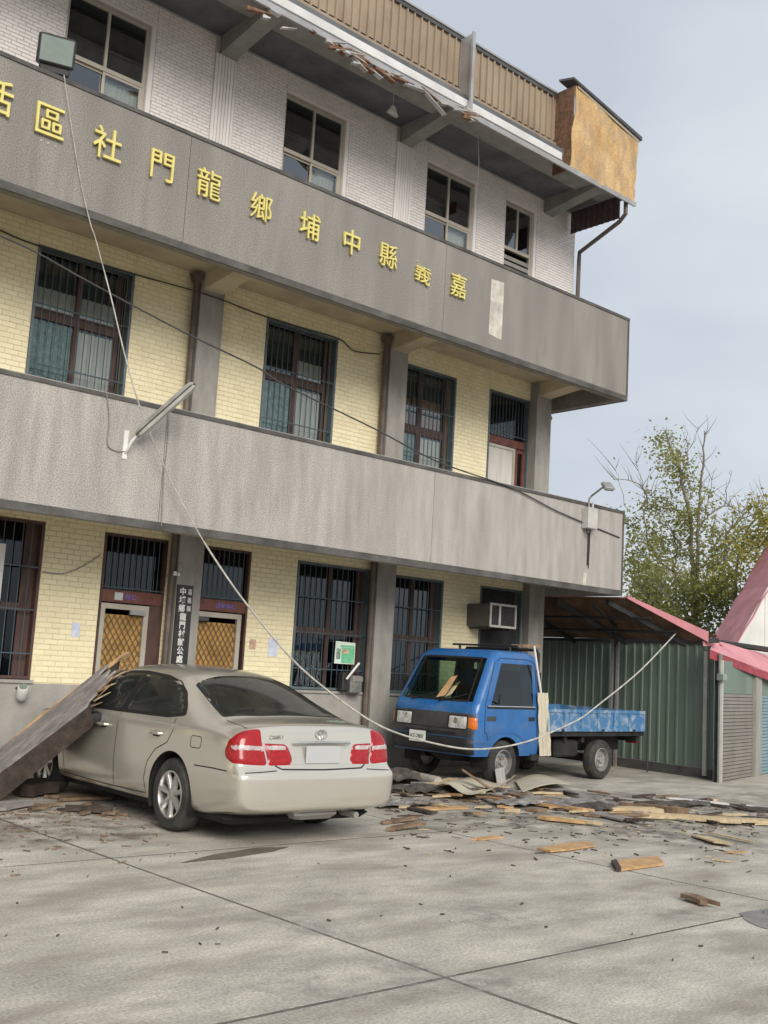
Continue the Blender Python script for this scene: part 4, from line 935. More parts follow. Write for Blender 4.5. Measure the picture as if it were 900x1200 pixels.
# bed
B0, B1 = -1.13, CB-.13; ZT, ZB = 1.085, .76
part('bed_floor', m_tblack, TK, (-HW, HW, B0, B1, .68, .75))
for s in (-1, 1):
    x0, x1 = sorted((s*HW, s*(HW+.025)))
    gt = part('side_gate', m_tbed, TK, (x0, x1, B0+.03, B1-.02, ZB, ZT))
    n = 6; L_ = (B1-.02-B0-.03)
    xo = s*(HW+.026)
    for k in range(n+1):
        y = B0+.03+L_*k/n; a, c = sorted((xo, xo+s*.018)); part('gate_rib', m_tbed, gt, (a, c, max(y-.025, B0+.03), min(y+.025, B1-.02), ZB, ZT))
    for z0, z1 in ((ZT-.045, ZT+.004), (ZB-.004, ZB+.04)):
        a, c = sorted((xo-s*.001, xo+s*.0165)); part('gate_rail', m_tbed, gt, (a, c, B0+.03, B1-.02, z0, z1))
    for y in (B0+.35, 0.1, B1-.4): a, c = sorted((xo, xo+s*.028)); part('hinge', m_tblack, gt, (a, c, y-.03, y+.03, ZB-.03, ZB+.03))
tg = part('tail_gate', m_tbed, TK, (-HW, HW, B0-.0, B0+.025, ZB, ZT))
for x in (-.6, -.2, .2, .6): part('gate_rib', m_tbed, tg, (x-.025, x+.025, B0-.018, B0-.001, ZB, ZT))
for s in (-1, 1): part('tail_lamp', m_red, TK, (s*.62-.1, s*.62+.1, B0-.02, B0+.03, .55, .66))
part('chassis_rail', m_chassis, TK, (-.42, -.34, B0+.1, FR-.4, .42, .66)); part('chassis_rail', m_chassis, TK, (.34, .42, B0+.1, FR-.4, .42, .66))
for y_ in (B0+.05, .9, .45): part('cross_member', m_chassis, TK, (-.78, .78, y_, y_+.07, .58, .679))
MB().bbox(-.75, -.40, .55, 1.15, .36, .62, .03).build('fuel_tank', m_chassis, TK); MB().bbox(.40, .74, .6, 1.1, .36, .62, .03).build('battery_box', m_chassis, TK)
MB().bbox(-.30, .30, 1.5, 2.9, .28, .60, .08).build('engine', m_chassis, TK)
MB().lathe([(.06, -.7), (.06, .7)], (0, 0, .31), 'x', 10).build('rear_axle', m_chassis, TK); MB().lathe([(.04, -.7), (.04, .7)], (0, WB, .30), 'x', 10).build('front_axle', m_chassis, TK)
part('mud_flap', m_tblack, TK, (-.80, -.58, CB+.0, CB+.012, .22, .62)); part('mud_flap', m_tblack, TK, (.58, .80, CB+.0, CB+.012, .22, .62))
part('step', m_tblack, TK, (-.84, -.62, CB-.02, CB+.16, .33, .42))
for s in (-1, 1):
    b = MB(); b.grid([[(x_, WB+math.cos(a)*.362, .31+math.sin(a)*.362) for a in [math.radians(-15+210*k/20) for k in range(21)]] for x_ in (s*.50, s*.82)]); b.build('wheel_well', m_under, TK, fix=False)
m_rimt = mat('steel_rim', (.42, .41, .39), .5, metal=.5, var=.2, scale=8, dirt=(.2, .15, .1), dirt_scale=6)
for u in (0, WB):
    for s in (-1, 1): wheel(TK, s*(.735 if u else .725), u, .31, .175, s, m_rimt, 0, .185)
for s in (-1, 1):
    MB().bbox(s*.93-.075, s*.93+.075, FR-.42, FR-.37, 1.24, 1.42, .015).build('wing_mirror', m_tblack, TK) if s == 1 else None
MB().tube([(-.84, FR-.50, 1.14), (-.93, FR-.40, 1.22), (-.93, FR-.40, 1.28)], .012, 5).build('mirror_arm', m_tblack, TK)

# ------------------------------------------------------------------ fixtures on the building
m_blackm = mat('black_lamp_housing', (.03, .03, .03), .5, var=.2)
m_fglass = mat('floodlight_glass', (.23, .28, .25), .15, var=.1, coat=.5)
c = onY(65, 64, YP+.02)
FL = thing('floodlight', 'black rectangular floodlight clamped on the upper parapet coping', 'floodlight', (c[0], YP+.08, Z2b))
R3 = Matrix.Rotation(math.radians(-18), 3, 'Z') @ Matrix.Rotation(math.radians(14), 3, 'X')
def orient(mb, R, o): mb.v = [tuple(R @ Vector(v)+Vector(o)) for v in mb.v]; return mb
fc = (c[0], YP-.0, c[2]+.03)
hx = orient(MB().bbox(-.21, .21, -.05, .07, -.17, .17, .02), R3, fc).build('housing', m_blackm, FL)
orient(MB().box(-.18, .18, -.056, -.0505, -.14, .14), R3, fc).build('lens', m_fglass, FL)
orient(MB().bbox(-.17, .17, -.04, .08, -.26, -.175, .015), R3, fc).build('ballast_box', m_blackm, FL)
MB().tube([(fc[0]-.18, fc[1]+.02, fc[2]), (fc[0]-.18, fc[1]+.06, fc[2]-.16), (fc[0]-.1, YP+.08, Z2b+.012), (fc[0]+.1, YP+.08, Z2b+.012), (fc[0]+.18, fc[1]+.06, fc[2]-.16), (fc[0]+.18, fc[1]+.02, fc[2])], .012, 5).build('bracket', m_blackm, FL)
# tube lamp on an arm on the lower parapet
c = onY(147, 521, YP-.004); e1 = onY(228, 450, 10.86); 
TLmp = thing('tube_lamp', 'long grey fluorescent lamp sticking out from the lower parapet on a white plate', 'lamp', (c[0], YP, c[2]))
part('mounting_plate', m_white, TLmp, (c[0]-.028, c[0]+.028, YP-.010, YP-.0005, c[2]-.17, c[2]+.17))
a0 = np.array([c[0]+.06, YP-.14, c[2]+.10])
MB().tube([(c[0], YP-.012, c[2]-.1), (c[0]+.0, YP-.07, c[2]-.06), (c[0]+.02, YP-.11, c[2]+.03), tuple(a0)], .014, 6).build('arm', m_white, TLmp, smooth=True)
ax = Vector(e1-a0); Ln = ax.length; ax.normalize(); sdv = ax.cross(Vector((0, 0, 1))).normalized(); upv = sdv.cross(ax)
def lampP(t, s, u): return tuple(Vector(a0)+ax*t+sdv*s+upv*u)
b = MB(); sec = [(-.075, -.005), (-.055, .05), (0, .065), (.055, .05), (.075, -.005)]
rows = [[lampP(t, s*k, u*k) for s, u in sec] for t, k in ((0, .35), (.04, .8), (.12, 1), (Ln-.10, 1), (Ln-.03, .85), (Ln, .45))]
b.grid(rows); hs = b.build('lamp_housing', mat('weathered_lamp_grey', (.33, .32, .29), .5, metal=.2, var=.2, scale=5), TLmp, smooth=True, fix=False)
b = MB(); sec2 = [(-.072, -.005), (-.055, -.045), (0, -.06), (.055, -.045), (.072, -.005)]
rows = [[lampP(t, s*k, u*k) for s, u in sec2] for t, k in ((.01, .3), (.04, .8), (.12, 1), (Ln-.10, 1), (Ln-.03, .85), (Ln-.01, .4))]
b.grid(rows); b.build('diffuser', mat('dusty_diffuser', (.45, .44, .40), .3, var=.15, coat=.3), TLmp, smooth=True, fix=False)
MB().tube([lampP(.0, .078, -.004), lampP(Ln-.06, .078, -.004), lampP(Ln, .03, -.004), lampP(Ln, -.03, -.004), lampP(Ln-.06, -.078, -.004), lampP(0, -.078, -.004)], .007, 5).build('seal', m_blackm, TLmp)
# street lamp and meter box at the right end
c = onY(691, 607, YP-.07)
SL = thing('wall_lamp', 'small grey street lamp on a bent arm above a meter box at the balcony end', 'lamp', (c[0], YP, c[2]))
bx_ = MB().bbox(c[0]-.13, c[0]+.13, YP-.15, YP-.001, c[2]-.19, c[2]+.17, .01).build('meter_box', m_pvc_l if 'm_pvc_l' in globals() else mat('grey_meter_box', (.50, .49, .47), .5, var=.1), SL)
h0 = onY(712, 570, YP-.45)
MB().tube([(c[0]-.02, YP-.06, c[2]+.17), (c[0]-.02, YP-.06, c[2]+.32), (c[0]+.0, YP-.10, c[2]+.38), tuple(h0+np.array([-.06, .07, -.03])), tuple(h0)], .018, 7).build('arm', m_pvc, SL, smooth=True)
MB().tube([(c[0]+.09, YP-.06, c[2]+.17), (c[0]+.09, YP-.06, c[2]+.28)], .02, 6).build('conduit', m_white, SL)
Rz = Matrix.Rotation(math.radians(-35), 3, 'Z') @ Matrix.Rotation(math.radians(30), 3, 'X')
orient(MB().bbox(-.09, .09, -.15, .12, -.025, .045, .02), Rz, h0).build('lamp_head', m_pvc, SL); orient(MB().box(-.07, .07, -.13, .10, -.032, -.0255), Rz, h0).build('lens', m_fglass, SL)
MB().tube([(c[0]-.05, YP-.05, c[2]-.19), (c[0]-.06, YP-.07, c[2]-.27), (c[0]+.0, YP-.07, c[2]-.30), (c[0]+.04, YP-.03, c[2]-.25), (c[0]+.05, YP-.018, c[2]-.5), (c[0]+.045, YP-.018, c[2]-.80)], .011, 5).build('supply_cable', m_blackm, SL)
MB().tube([(c[0]+.09, YP-.02, c[2]-.19), (c[0]+.085, YP-.018, c[2]-.5), (c[0]+.075, YP-.018, c[2]-.85)], .008, 5).build('supply_cable', m_blackm, SL)
# air conditioner
a, b_, _, _ = op1[7]; c = onY(590, 722, 12.45)
AC = thing('air_conditioner', 'window air conditioner jutting out of the dark window behind the truck', 'air conditioner', (c[0], 12.7, 2.0))
x0, x1, z0, z1 = c[0]-.33, c[0]+.31, c[2]-.19, c[2]+.19; y0 = 12.45
MB().bbox(x0, x1, y0+.01, 13.1, z0+.001, z1-.001, .012).build('casing', mat('ac_casing', (.11, .105, .10), .5, var=.1), AC)
frame('front_frame', x0-.012, x1+.012, z0-.012, z1+.012, y0-.012, y0+.009, .035, mat('ac_pale_frame', (.58, .56, .52), .5), AC)
part('grille_back', m_dark, AC, (x0+.024, x1-.024, y0+.004, y0+.0095, z0+.024, z1-.024))
b = MB()
for k in range(14): b.box(x0+.03, x1-.03, y0-.002, y0+.003, z0+.03+k*.0235, z0+.03+k*.0235+.008)
b.build('coil_fins', mat('coil_dark', (.07, .065, .07), .6), AC)
part('divider', MATS['ac_pale_frame'], AC, (x0+.20, x0+.25, y0-.016, y0-.0125, z0-.01, z1+.01))
part('bracket', m_blackm, AC, (x0+.05, x0+.09, y0+.05, 12.97, z0-.05, z0-.013)); part('bracket', m_blackm, AC, (x1-.09, x1-.05, y0+.05, 12.97, z0-.05, z0-.013))
dk = op1[7]; part('window_infill', m_dark, BL, (dk[0]+.04, dk[1]-.04, YW+.14, YW+.16, 1.2, 3.03)); part('ledge', m_white, BL, (dk[0], dk[0]+.55, YW-.06, YW-.001, 1.83, 1.93))
# name board on the first column
c = onY(212, 731, 12.81)
NB = thing('name_board', 'tall narrow black name board with white characters on the column between the doors', 'sign', (c[0], 12.82, c[2]))
bw, bh = .125, .50
z0 = onY(204, 778, 12.81)[2]; z1 = onY(219, 686, 12.81)[2]; z0 = min(z0, 1.43)
part('board', m_blackm, NB, (7.69, 7.93, 12.80, 12.829, z0, z1)); n = 9; dz = (z1-z0-.06)/n
for k, ch in enumerate('中埔鄉龍門村辦公處'):
    place_text(ch, dz*.95, (7.77 if k < 3 else 7.80, 12.797, z1-.03-dz*(k+.5)), NB, m_white, 'character', fat=.0022, extr=.002, squash=.95)
for k, ch in enumerate('嘉義縣'):
    place_text(ch, dz*.75, (7.88, 12.797, z1-.03-dz*(k+.5)), NB, m_white, 'character', extr=.002, squash=.8)
part('pale_edge', m_copl, BL, (7.60, 7.678, 12.90, 12.96, .3, 1.9)) if False else None
# little switch box and bell above the board
for px, py, w_, h_ in ((211, 665, .035, .06), (205, 672, .022, .03), (209, 673, .018, .025)):
    c = onY(px, py, 12.81); o = MB().bbox(c[0]-w_, c[0]+w_, 12.79, 12.829, c[2]-h_, c[2]+h_, .006).build('switch_box', m_pvc if w_ > .03 else m_white, None, org=(c[0], 12.83, c[2]))
    tag(o, {.035: 'pale switch box high on the column above the name board', .022: 'small round bell push left below the switch box on the column', .018: 'small bell push close under the switch box on the column'}[w_], 'switch')
# green poster and letter box on the bars, notices on the tiles
c = onY(404, 765, 12.94); PO = MB().hexa([(c[0]-.20, 12.935, c[2]-.17), (c[0]+.20, 12.935, c[2]-.17), (c[0]+.20, 12.945, c[2]-.17), (c[0]-.20, 12.945, c[2]-.17), (c[0]-.19, 12.935, c[2]+.17), (c[0]+.20, 12.935, c[2]+.16), (c[0]+.20, 12.945, c[2]+.16), (c[0]-.19, 12.945, c[2]+.17)])
PT = thing('poster', 'green and white printed poster tied to the window bars beside the column', 'poster', (c[0], 12.945, c[2]))
PO.build('sheet', mat('poster_white', (.68, .78, .70), .6, var=.08), PT)
part('green_field', mat('poster_green', (.07, .42, .20), .6, var=.3, scale=9, c2=(.25, .55, .35)), PT, (c[0]-.07, c[0]+.185, 12.931, 12.9345, c[2]-.155, c[2]+.08)); part('green_stripe', MATS['poster_green'], PT, (c[0]-.10, c[0]+.18, 12.932, 12.9345, c[2]+.085, c[2]+.115))
part('picture', mat('poster_tan', (.55, .50, .33), .6, var=.3, scale=20), PT, (c[0]-.06, c[0]+.08, 12.928, 12.9305, c[2]-.02, c[2]+.06)); part('text_block', mat('poster_grey', (.35, .45, .38), .6, var=.5, scale=40), PT, (c[0]-.17, c[0]-.09, 12.931, 12.9345, c[2]-.10, c[2]+.06))
c = onY(410, 800, 12.88); LB = thing('letter_box', 'grey metal letter box hung on the window bars under the green poster', 'letter box', (c[0], 12.95, c[2]))
MB().bbox(c[0]-.04, c[0]+.19, 12.80, 12.96, c[2]-.16, c[2]+.11, .02).build('box', mat('scuffed_metal', (.33, .33, .31), .5, metal=.3, var=.3, scale=6), LB); part('flap', m_steel, LB, (c[0]-.03, c[0]+.18, 12.785, 12.7995, c[2]+.02, c[2]+.10))
MB().bbox(c[0]-.19, c[0]-.05, 12.82, 12.96, c[2]-.13, c[2]+.16, .02).build('side_holder', m_blackm, LB)
d0 = onY(406, 796, 12.78); d1 = onY(421, 777, 12.74); o = MB().tube([d0, d1], .018, 7).build('rolled_paper', m_white, None, org=d0); tag(o, 'white rolled paper stuck in the letter box', 'paper')
nm = mat('notice_paper', (.62, .66, .75), .7, var=.2, scale=14, c2=(.45, .48, .66)); nr = mat('faded_red_sticker', (.62, .42, .30), .7, var=.3, scale=20)
for px, py, w_, h_, mm, lb in ((89, 738, .055, .09, nm, 'faded blue notice on the yellow tiles left of the doors'), (320, 759, .085, .13, nm, 'pale notice sheet on the yellow tiles between door and barred window'), (296, 755, .055, .07, nr, 'faded red sticker on the yellow tiles next to the right door'), (-2, 670, .06, .35, m_white, 'white framed board at the dark barred window')):
    c = onY(px, py, YW-.012); o = MB().box(c[0]-w_, c[0]+w_, YW-.0115, YW-.0085, c[2]-h_, c[2]+h_).build('notice', mm, None, org=(c[0], YW-.01, c[2])); tag(o, lb, 'notice')
# small white spotlight on the plinth
c = onY(26, 812, 12.85); SP = thing('spotlight', 'small white can spotlight tilted on the grey plinth', 'spotlight', (c[0], 12.97, c[2]))
R5 = Matrix.Rotation(math.radians(-20), 3, 'Z') @ Matrix.Rotation(math.radians(-50), 3, 'X')
orient(MB().lathe([(.001, -.10), (.055, -.10), (.065, -.08), (.065, .06), (.05, .09), (.001, .09)], (0, 0, 0), 'y', 16), R5, c).build('can', m_white, SP, smooth=True); orient(MB().lathe([(.001, -.108), (.05, -.108), (.05, -.101), (.001, -.101)], (0, 0, 0), 'y', 16), R5, c).build('lens', m_fglass, SP)
MB().tube([tuple(c), (c[0]-.03, 12.93, c[2]+.06), (c[0]-.03, 12.975, c[2]+.05)], .012, 5).build('bracket', m_blackm, SP)

# ------------------------------------------------------------------ cables
def smooth_pts(P, n=6):
    P = [np.array(p, float) for p in P]; out = []
    for i in range(len(P)-1):
        p0, p1, p2, p3 = P[max(i-1, 0)], P[i], P[i+1], P[min(i+2, len(P)-1)]
        for k in range(n):
            t = k/n; out.append(.5*((2*p1)+(-p0+p2)*t+(2*p0-5*p1+4*p2-p3)*t*t+(-p0+3*p1-3*p2+p3)*t**3))
    return out+[P[-1]]
def cable(pix, r, mm, name, label, cat='cable'):
    P = smooth_pts([onY(x, y, Y) for x, y, Y in pix])
    if r < 0: r = [.0055 if i < 28 else .0085 if i < 62 else .0125 for i in range(len(P))]
    o = MB().tube(P, r, 6).build(name, mm, None, smooth='all', org=P[0]); return tag(o, label, cat)
m_wdark = mat('dark_cable', (.06, .06, .06), .6, var=.2); m_wpale = mat('pale_rope', (.52, .50, .45), .7, var=.2, scale=12); m_wgrey = mat('grey_cable', (.25, .25, .24), .6)
cable([(-30, 260, 12.96), (0, 270, 12.96), (45, 288, 12.96), (157, 321, 12.96), (225, 340, 12.78), (262, 352, 12.80), (300, 367, 12.96), (350, 383, 12.96), (397, 397, 12.96), (415, 411, 12.9), (445, 415, 12.80)], .011, m_wdark, 'cable', 'dark cable clipped along the top of the second floor windows')
cable([(-40, 258, 11.2), (0, 276, 11.25), (45, 297, 11.28), (100, 328, 11.3), (213, 388, 11.32), (300, 430, 11.34), (335, 452, 11.34), (440, 503, 11.35), (513, 541, 11.36), (600, 572, 11.37), (655, 600, 11.37), (726, 630, 11.385)], .011, m_wdark, 'cable', 'dark cable sagging diagonally across the second floor down to the balcony end')
ROPE = [(75, 88, 11.30), (84, 150, 11.35), (95, 215, 11.36), (106, 262, 11.33), (112, 280, 11.25), (130, 348, 11.12), (146, 415, 11.1), (163, 474, 11.15), (185, 530, 11.22), (206, 575, 11.26), (233, 625, 11.2), (263, 672, 11.1), (292, 712, 11.0), (340, 770, 10.8), (380, 806, 10.65), (430, 842, 10.45), (468, 860, 10.35), (517, 873, 10.3), (554, 878, 10.25), (592, 875, 10.2), (627, 866, 10.15), (655, 854, 10.15), (680, 842, 10.2), (700, 827, 10.25), (750, 786, 10.45), (793, 741, 10.62)]
cable(ROPE, -1, m_wpale, 'rope', 'pale rope hanging from the floodlight and sagging past the car and truck to the lean-to', 'rope')
cable([(198, 483, 11.385), (196, 520, 11.385), (192, 555, 11.385), (189, 618, 11.385)], .008, m_wgrey, 'cable', 'thin grey cable hanging straight down the lower parapet under the tube lamp')
cable([(124, 455, 11.375), (128, 490, 11.38), (126, 520, 11.385), (135, 528, 11.385), (146, 529, 11.385)], .006, m_wgrey, 'cable', 'thin pale wire drooping to the lamp mounting plate')
cable([(50, 670, 12.975), (75, 672, 12.97), (100, 662, 12.975), (118, 650, 12.975)], .006, m_wgrey, 'cable', 'thin wire drooping across the yellow tiles left of the doors')
cable([(560, 160, 11.8), (561, 200, 11.85), (556, 245, 11.9)], .004, m_wgrey, 'cable', 'thin wire dangling from the roof edge before the third floor window')

# ------------------------------------------------------------------ fallen fascia panel on the car
m_greyw = mat('weathered_grey_board', (.33, .30, .285), .85, var=.25, scale=5, stretch=(1, 1, 1), spk=.15, spk_scale=60, bump=.3, dirt=(.24, .20, .18), dirt_scale=4, dirt_amt=.5)
m_dkwood = mat('dark_wet_wood', (.075, .055, .045), .85, var=.3, scale=8, bump=.4)
m_woodo = mat('fresh_orange_wood', (.58, .37, .18), .75, var=.18, scale=9, bump=.3, c2=(.38, .22, .10), dirt=(.26, .18, .11), dirt_scale=5, dirt_amt=.6)
m_woodl = mat('pale_split_wood', (.62, .49, .30), .8, var=.2, scale=9, bump=.3, dirt=(.33, .26, .18), dirt_scale=5, dirt_amt=.6)
m_woodb = mat('brown_wood', (.24, .16, .10), .85, var=.3, scale=9, bump=.2)
m_cream = mat('cream_sheet', (.60, .55, .43), .7, var=.15, scale=4, dirt=(.35, .30, .22), dirt_scale=4)
N1 = onX(98, 829, 5.12); F1 = onX(140, 772, 5.78)+np.array([0, 0, .02]); g0 = ground(0, 941); d0 = ray(0, 903); N0 = np.array([0, 0, EYE])+d0*(g0[1]/d0[1])
dd = (N0-N1); dl = np.linalg.norm(dd); dd = dd/dl; wv = F1-N1; nv = np.cross(wv, dd); nv /= np.linalg.norm(nv); nv = nv if nv[2] < 0 else -nv
LEN = (N1[2]-.02)/-dd[2]+.10
FP = thing('fallen_panel', 'broken fascia panel of grey boards and plywood leaning from the ground on to the car', 'panel', tuple(N1+dd*LEN*.9*np.array([1, 1, 0])+np.array([0, 0, -N1[2]])))
def pt(s, t, n=0): return N1+dd*(s*LEN)+wv*t+nv*n
nb = 5
for k in range(nb):         # the boards that make the face
    t0, t1 = k/nb+.0015, (k+1)/nb-.0015; rows = []
    for i in range(11):
        s = i/10; e0 = [-.02, -.03, -.05, .02, .10][k] if i == 0 else 0
        warp = .02*math.sin(s*5+k)-(.06*(1-s)**2 if k == 4 else 0)
        rows.append([pt(s+e0, t0, -.0+warp*.4), pt(s+e0*.5, (t0+t1)/2, -.006+warp*.4), pt(s+e0*1.4, t1, warp*.4)])
    MB().grid(rows, thick=nv*.022).build('face_board', m_greyw, FP)
b = MB(); rows = []
for i in range(12): s = i/11; rows.append([pt(s*1.0-.07+.012*math.sin(i*5), .985+.012*math.sin(i*2.1), .03), pt(s*1.0-.05, 1.025+.012*math.sin(i*1.7), .0-.015*math.sin(s*3.1))])
b.grid(rows, thick=nv*.014).build('plywood_strip', m_woodo, FP)
MB().hexa([pt(-.02, .0, .024), pt(1, .0, .024), pt(1, .07, .024), pt(-.02, .07, .024), pt(.05, -.01, .21), pt(1.0, -.01, .26), pt(1.0, .05, .26), pt(.05, .05, .21)]).build('edge_beam', m_dkwood, FP)
for t in (.3, .62, .93): MB().hexa([pt(.0, t-.04, .024), pt(.92, t-.04, .024), pt(.92, t+.04, .024), pt(.0, t+.04, .024), pt(.05, t-.04, .10), pt(.92, t-.04, .10), pt(.92, t+.04, .10), pt(.05, t+.04, .10)]).build('batten', m_dkwood, FP)
for k in range(11):          # splintered upper end
    t = RNG.uniform(.05, 1.02); L_ = RNG.uniform(.06, .22); s0 = RNG.uniform(-.02, .03); w_ = RNG.uniform(.01, .035)
    a = pt(s0, t, RNG.uniform(-.01, .09)); e_ = a-dd*L_+nv*RNG.uniform(-.02, .06)+wv/np.linalg.norm(wv)*RNG.uniform(-.04, .08)
    u_ = wv/np.linalg.norm(wv)*w_; q_ = nv*.012
    MB().hexa([a-u_, a+u_, a+u_+q_, a-u_+q_, e_-u_*.2, e_+u_*.2, e_+u_*.2+q_*.5, e_-u_*.2+q_*.5]).build('splinter', RNG.choice([m_woodo, m_woodl, m_woodb, m_dkwood]), FP)

# ------------------------------------------------------------------ loose debris
LAY = [0]
def plank(x0, y0, x1, y1, w, mm, label, th=.016, group=None, name='plank', rough=.012, z=None, bend=0.0, cat='plank'):
    a, e = ground(x0, y0), ground(x1, y1); d = e-a; L_ = np.linalg.norm(d); d = d/L_; n_ = np.array([-d[1], d[0], 0]); LAY[0] += 1
    zz = z if z is not None else .001+.0011*(LAY[0] % 17); k = max(4, int(L_/.16)); rows = []
    tilt = RNG.choice([0, 0, .02, .05, .09])*min(1, L_) if name == 'wood_scrap' else RNG.choice([0, .01, .03])
    skew = RNG.uniform(-.5, .5); ends = [[RNG.uniform(-1, 1)*min(.10, L_*.18) for _ in range(4)] for _ in range(2)]
    for i in range(k+1):
        s = i/k; zb = bend*4*s*(1-s)+tilt*s; row = []
        for q in range(4):
            f = (q/3-.5)*w; ex = ends[0][q] if i == 0 else ends[1][q] if i == k else 0
            jj = RNG.uniform(-rough, rough)*.6 if q in (0, 3) else 0
            c = a+d*(L_*s+ex+f*skew*(1 if i in (0, k) else .3)); row.append(c+n_*(f+jj)+np.array([0, 0, zz+zb+th*(1+.08*math.sin(q*2+i))]))
        rows.append(row)
    o = MB().grid(rows, thick=(0, 0, -th)).build(name, mm, None, org=tuple(a+d*L_/2+np.array([0, 0, zz])))
    return tag(o, label, cat, group)
def sheet(poly, mm, label, th=.014, z=.002, name='board', cat='board', curl=None):
    P = [ground(*p) for p in poly]; b = MB()
    if curl is None:
        b.prism([(p[0], p[1], z+RNG.uniform(0, .008)) for p in P], (0, 0, th))
    else:
        A, B_, C_, D_ = P; rows = []
        for i in range(9):
            s = i/8; l0 = A+(D_-A)*s; l1 = B_+(C_-B_)*s; row = []
            for j in range(9):
                t = j/8; q = l0+(l1-l0)*t; row.append((q[0], q[1], z+th+curl(s, t)))
            rows.append(row)
        b.grid(rows, thick=(0, 0, -th))
    c = np.mean(P, axis=0); o = b.build(name, mm, None, smooth=curl is not None, org=(c[0], c[1], z)); return tag(o, label, cat)
sheet([(718, 1013), (771, 1006), (778, 1015), (726, 1022)], m_woodo, 'short orange board with charred ends lying alone on the open concrete', .022)
sheet([(716, 1013), (722, 1012), (728, 1022), (722, 1022)], m_dkwood, 'charred broken end of the short orange board', .028, z=.003, name='charred_offcut', cat='wood scrap')
sheet([(629, 996), (664, 991), (690, 989), (698, 993), (668, 998), (645, 1000)], m_woodo, 'leaf shaped tan board lying on the concrete before the truck', .018)
sheet([(512, 934), (556, 907), (604, 917), (552, 941)], m_cream, 'curled cream roof sheet beside the truck front wheel', .010, z=.01, name='curled_sheet', cat='sheet', curl=lambda s, t: .16*(1-t)**2*(1-s*.4)+.10*t*t*s+.03*math.sin(6*s))
sheet([(604, 918), (640, 912), (668, 925), (612, 934)], m_cream, 'smaller bent cream sheet behind the curled one near the wheel', .010, z=.03, name='bent_sheet', cat='sheet', curl=lambda s, t: .05*math.sin(3*t)+.03*s)
a, e = ground(474, 915), ground(513, 923); o = MB().tube([(a[0], a[1], .09), (e[0], e[1], .075)], .07, 12).build('cardboard_tube', mat('grey_tube', (.45, .42, .37), .7, var=.2), None, smooth=True, org=(a[0], a[1], 0)); tag(o, 'pale grey roll lying in the debris before the truck', 'roll')
a = ground(587, 921); R6 = Matrix.Rotation(.5, 3, 'Z') @ Matrix.Rotation(-.2, 3, 'X'); o = orient(MB().bbox(-.125, .125, -.04, .04, 0, .25, .008), R6, (a[0], a[1]-.02, .0)).build('concrete_tile', mat('pale_tile', (.45, .43, .41), .85, var=.12), None, org=tuple(a)); tag(o, 'grey square tile propped against the truck front wheel', 'tile')
a, e = ground(578, 928), ground(541, 903, .28); n_ = np.array([.06, .09, 0]); o = MB().hexa([a-n_, a+n_, a+n_+[0, 0, .03], a-n_+[0, 0, .03], e-n_*.5, e+n_*.5, e+n_*.5+[0, 0, .03], e-n_*.5+[0, 0, .03]]).build('tilted_board', m_woodb, None, org=tuple(a)); tag(o, 'brown board tilted up on the curled sheet', 'board')
PLK = [(713, 956, 905, 967, .20, m_woodl, 'longest pale split plank reaching past the right of the rubble', .03), (712, 951, 772, 955, .16, m_woodl, 'pale plank end lying under the longest split plank', .05), (760, 958, 872, 968, .20, m_woodl, 'second pale split plank beside the longest one', .045), (735, 948, 800, 957, .10, m_woodb, 'dark brown lath crossing the pale planks', .07), (690, 957, 752, 959, .13, m_woodb, 'brown lath at the left end of the pale planks', .02),
 (598, 931, 738, 964, .26, m_greyw, 'broad grey board running from the wheel to the pale planks', .02), (652, 926, 752, 955, .24, m_greyw, 'upper broad grey board parallel to the other one', .02), (625, 944, 690, 955, .12, m_woodo, 'orange slat lying between the two grey boards', .03),
 (785, 937, 882, 948, .09, m_white, 'thin white strip lying by the shed', .02), (866, 950, 915, 953, .42, m_dkwood, 'dark flat board by the shed corner', .03), (742, 943, 782, 952, .10, m_dkwood, 'black lath behind the pale planks', .03), (632, 961, 684, 966, .18, m_woodo, 'reddish splintered board before the grey boards', .03), (660, 963, 700, 969, .07, m_woodl, 'pale stick beside the reddish board', .03),
 (821, 983, 848, 992, .17, m_woodl, 'small pale board at the right side of the yard', .015), (834, 979, 880, 989, .05, m_woodl, 'thin pale stick at the right side of the yard', .015), (799, 1053, 832, 1064, .10, m_woodb, 'short brown stick at the crossing of the slab joints', .03), (497, 949, 548, 947, .17, m_woodo, 'small orange board before the curled sheet', .018), (558, 985, 583, 982, .09, m_woodo, 'tiny orange board on the concrete left of the tan board', .016), (853, 1000, 874, 1003, .06, m_woodo, 'tiny orange chip board right of the orange board', .012), (834, 1008, 854, 1011, .05, m_woodl, 'tiny pale chip board right of the orange board', .012),
 (452, 966, 486, 962, .07, m_woodb, 'brown lath beside the rear bumper', .03), (456, 974, 492, 971, .08, m_woodb, 'darker lath in front of the rear bumper lath', .03), (505, 920, 545, 937, .15, m_dkwood, 'black broken board under the curled sheet', .04), (480, 932, 530, 918, .12, m_woodl, 'pale board across the roll', .06),
 (64, 938, 120, 936, .30, m_woodb, 'broad brown board under the fallen panel', .03), (84, 951, 126, 955, .12, m_dkwood, 'dark wood piece before the car front wheel', .05), (-8, 951, 28, 945, .22, m_greyw, 'pale grey board at the foot of the fallen panel', .03), (20, 934, 62, 930, .35, m_dkwood, 'dark wood lump below the fallen panel', .12)]
for p in PLK: plank(*p[:5], p[5], p[6], th=p[7])
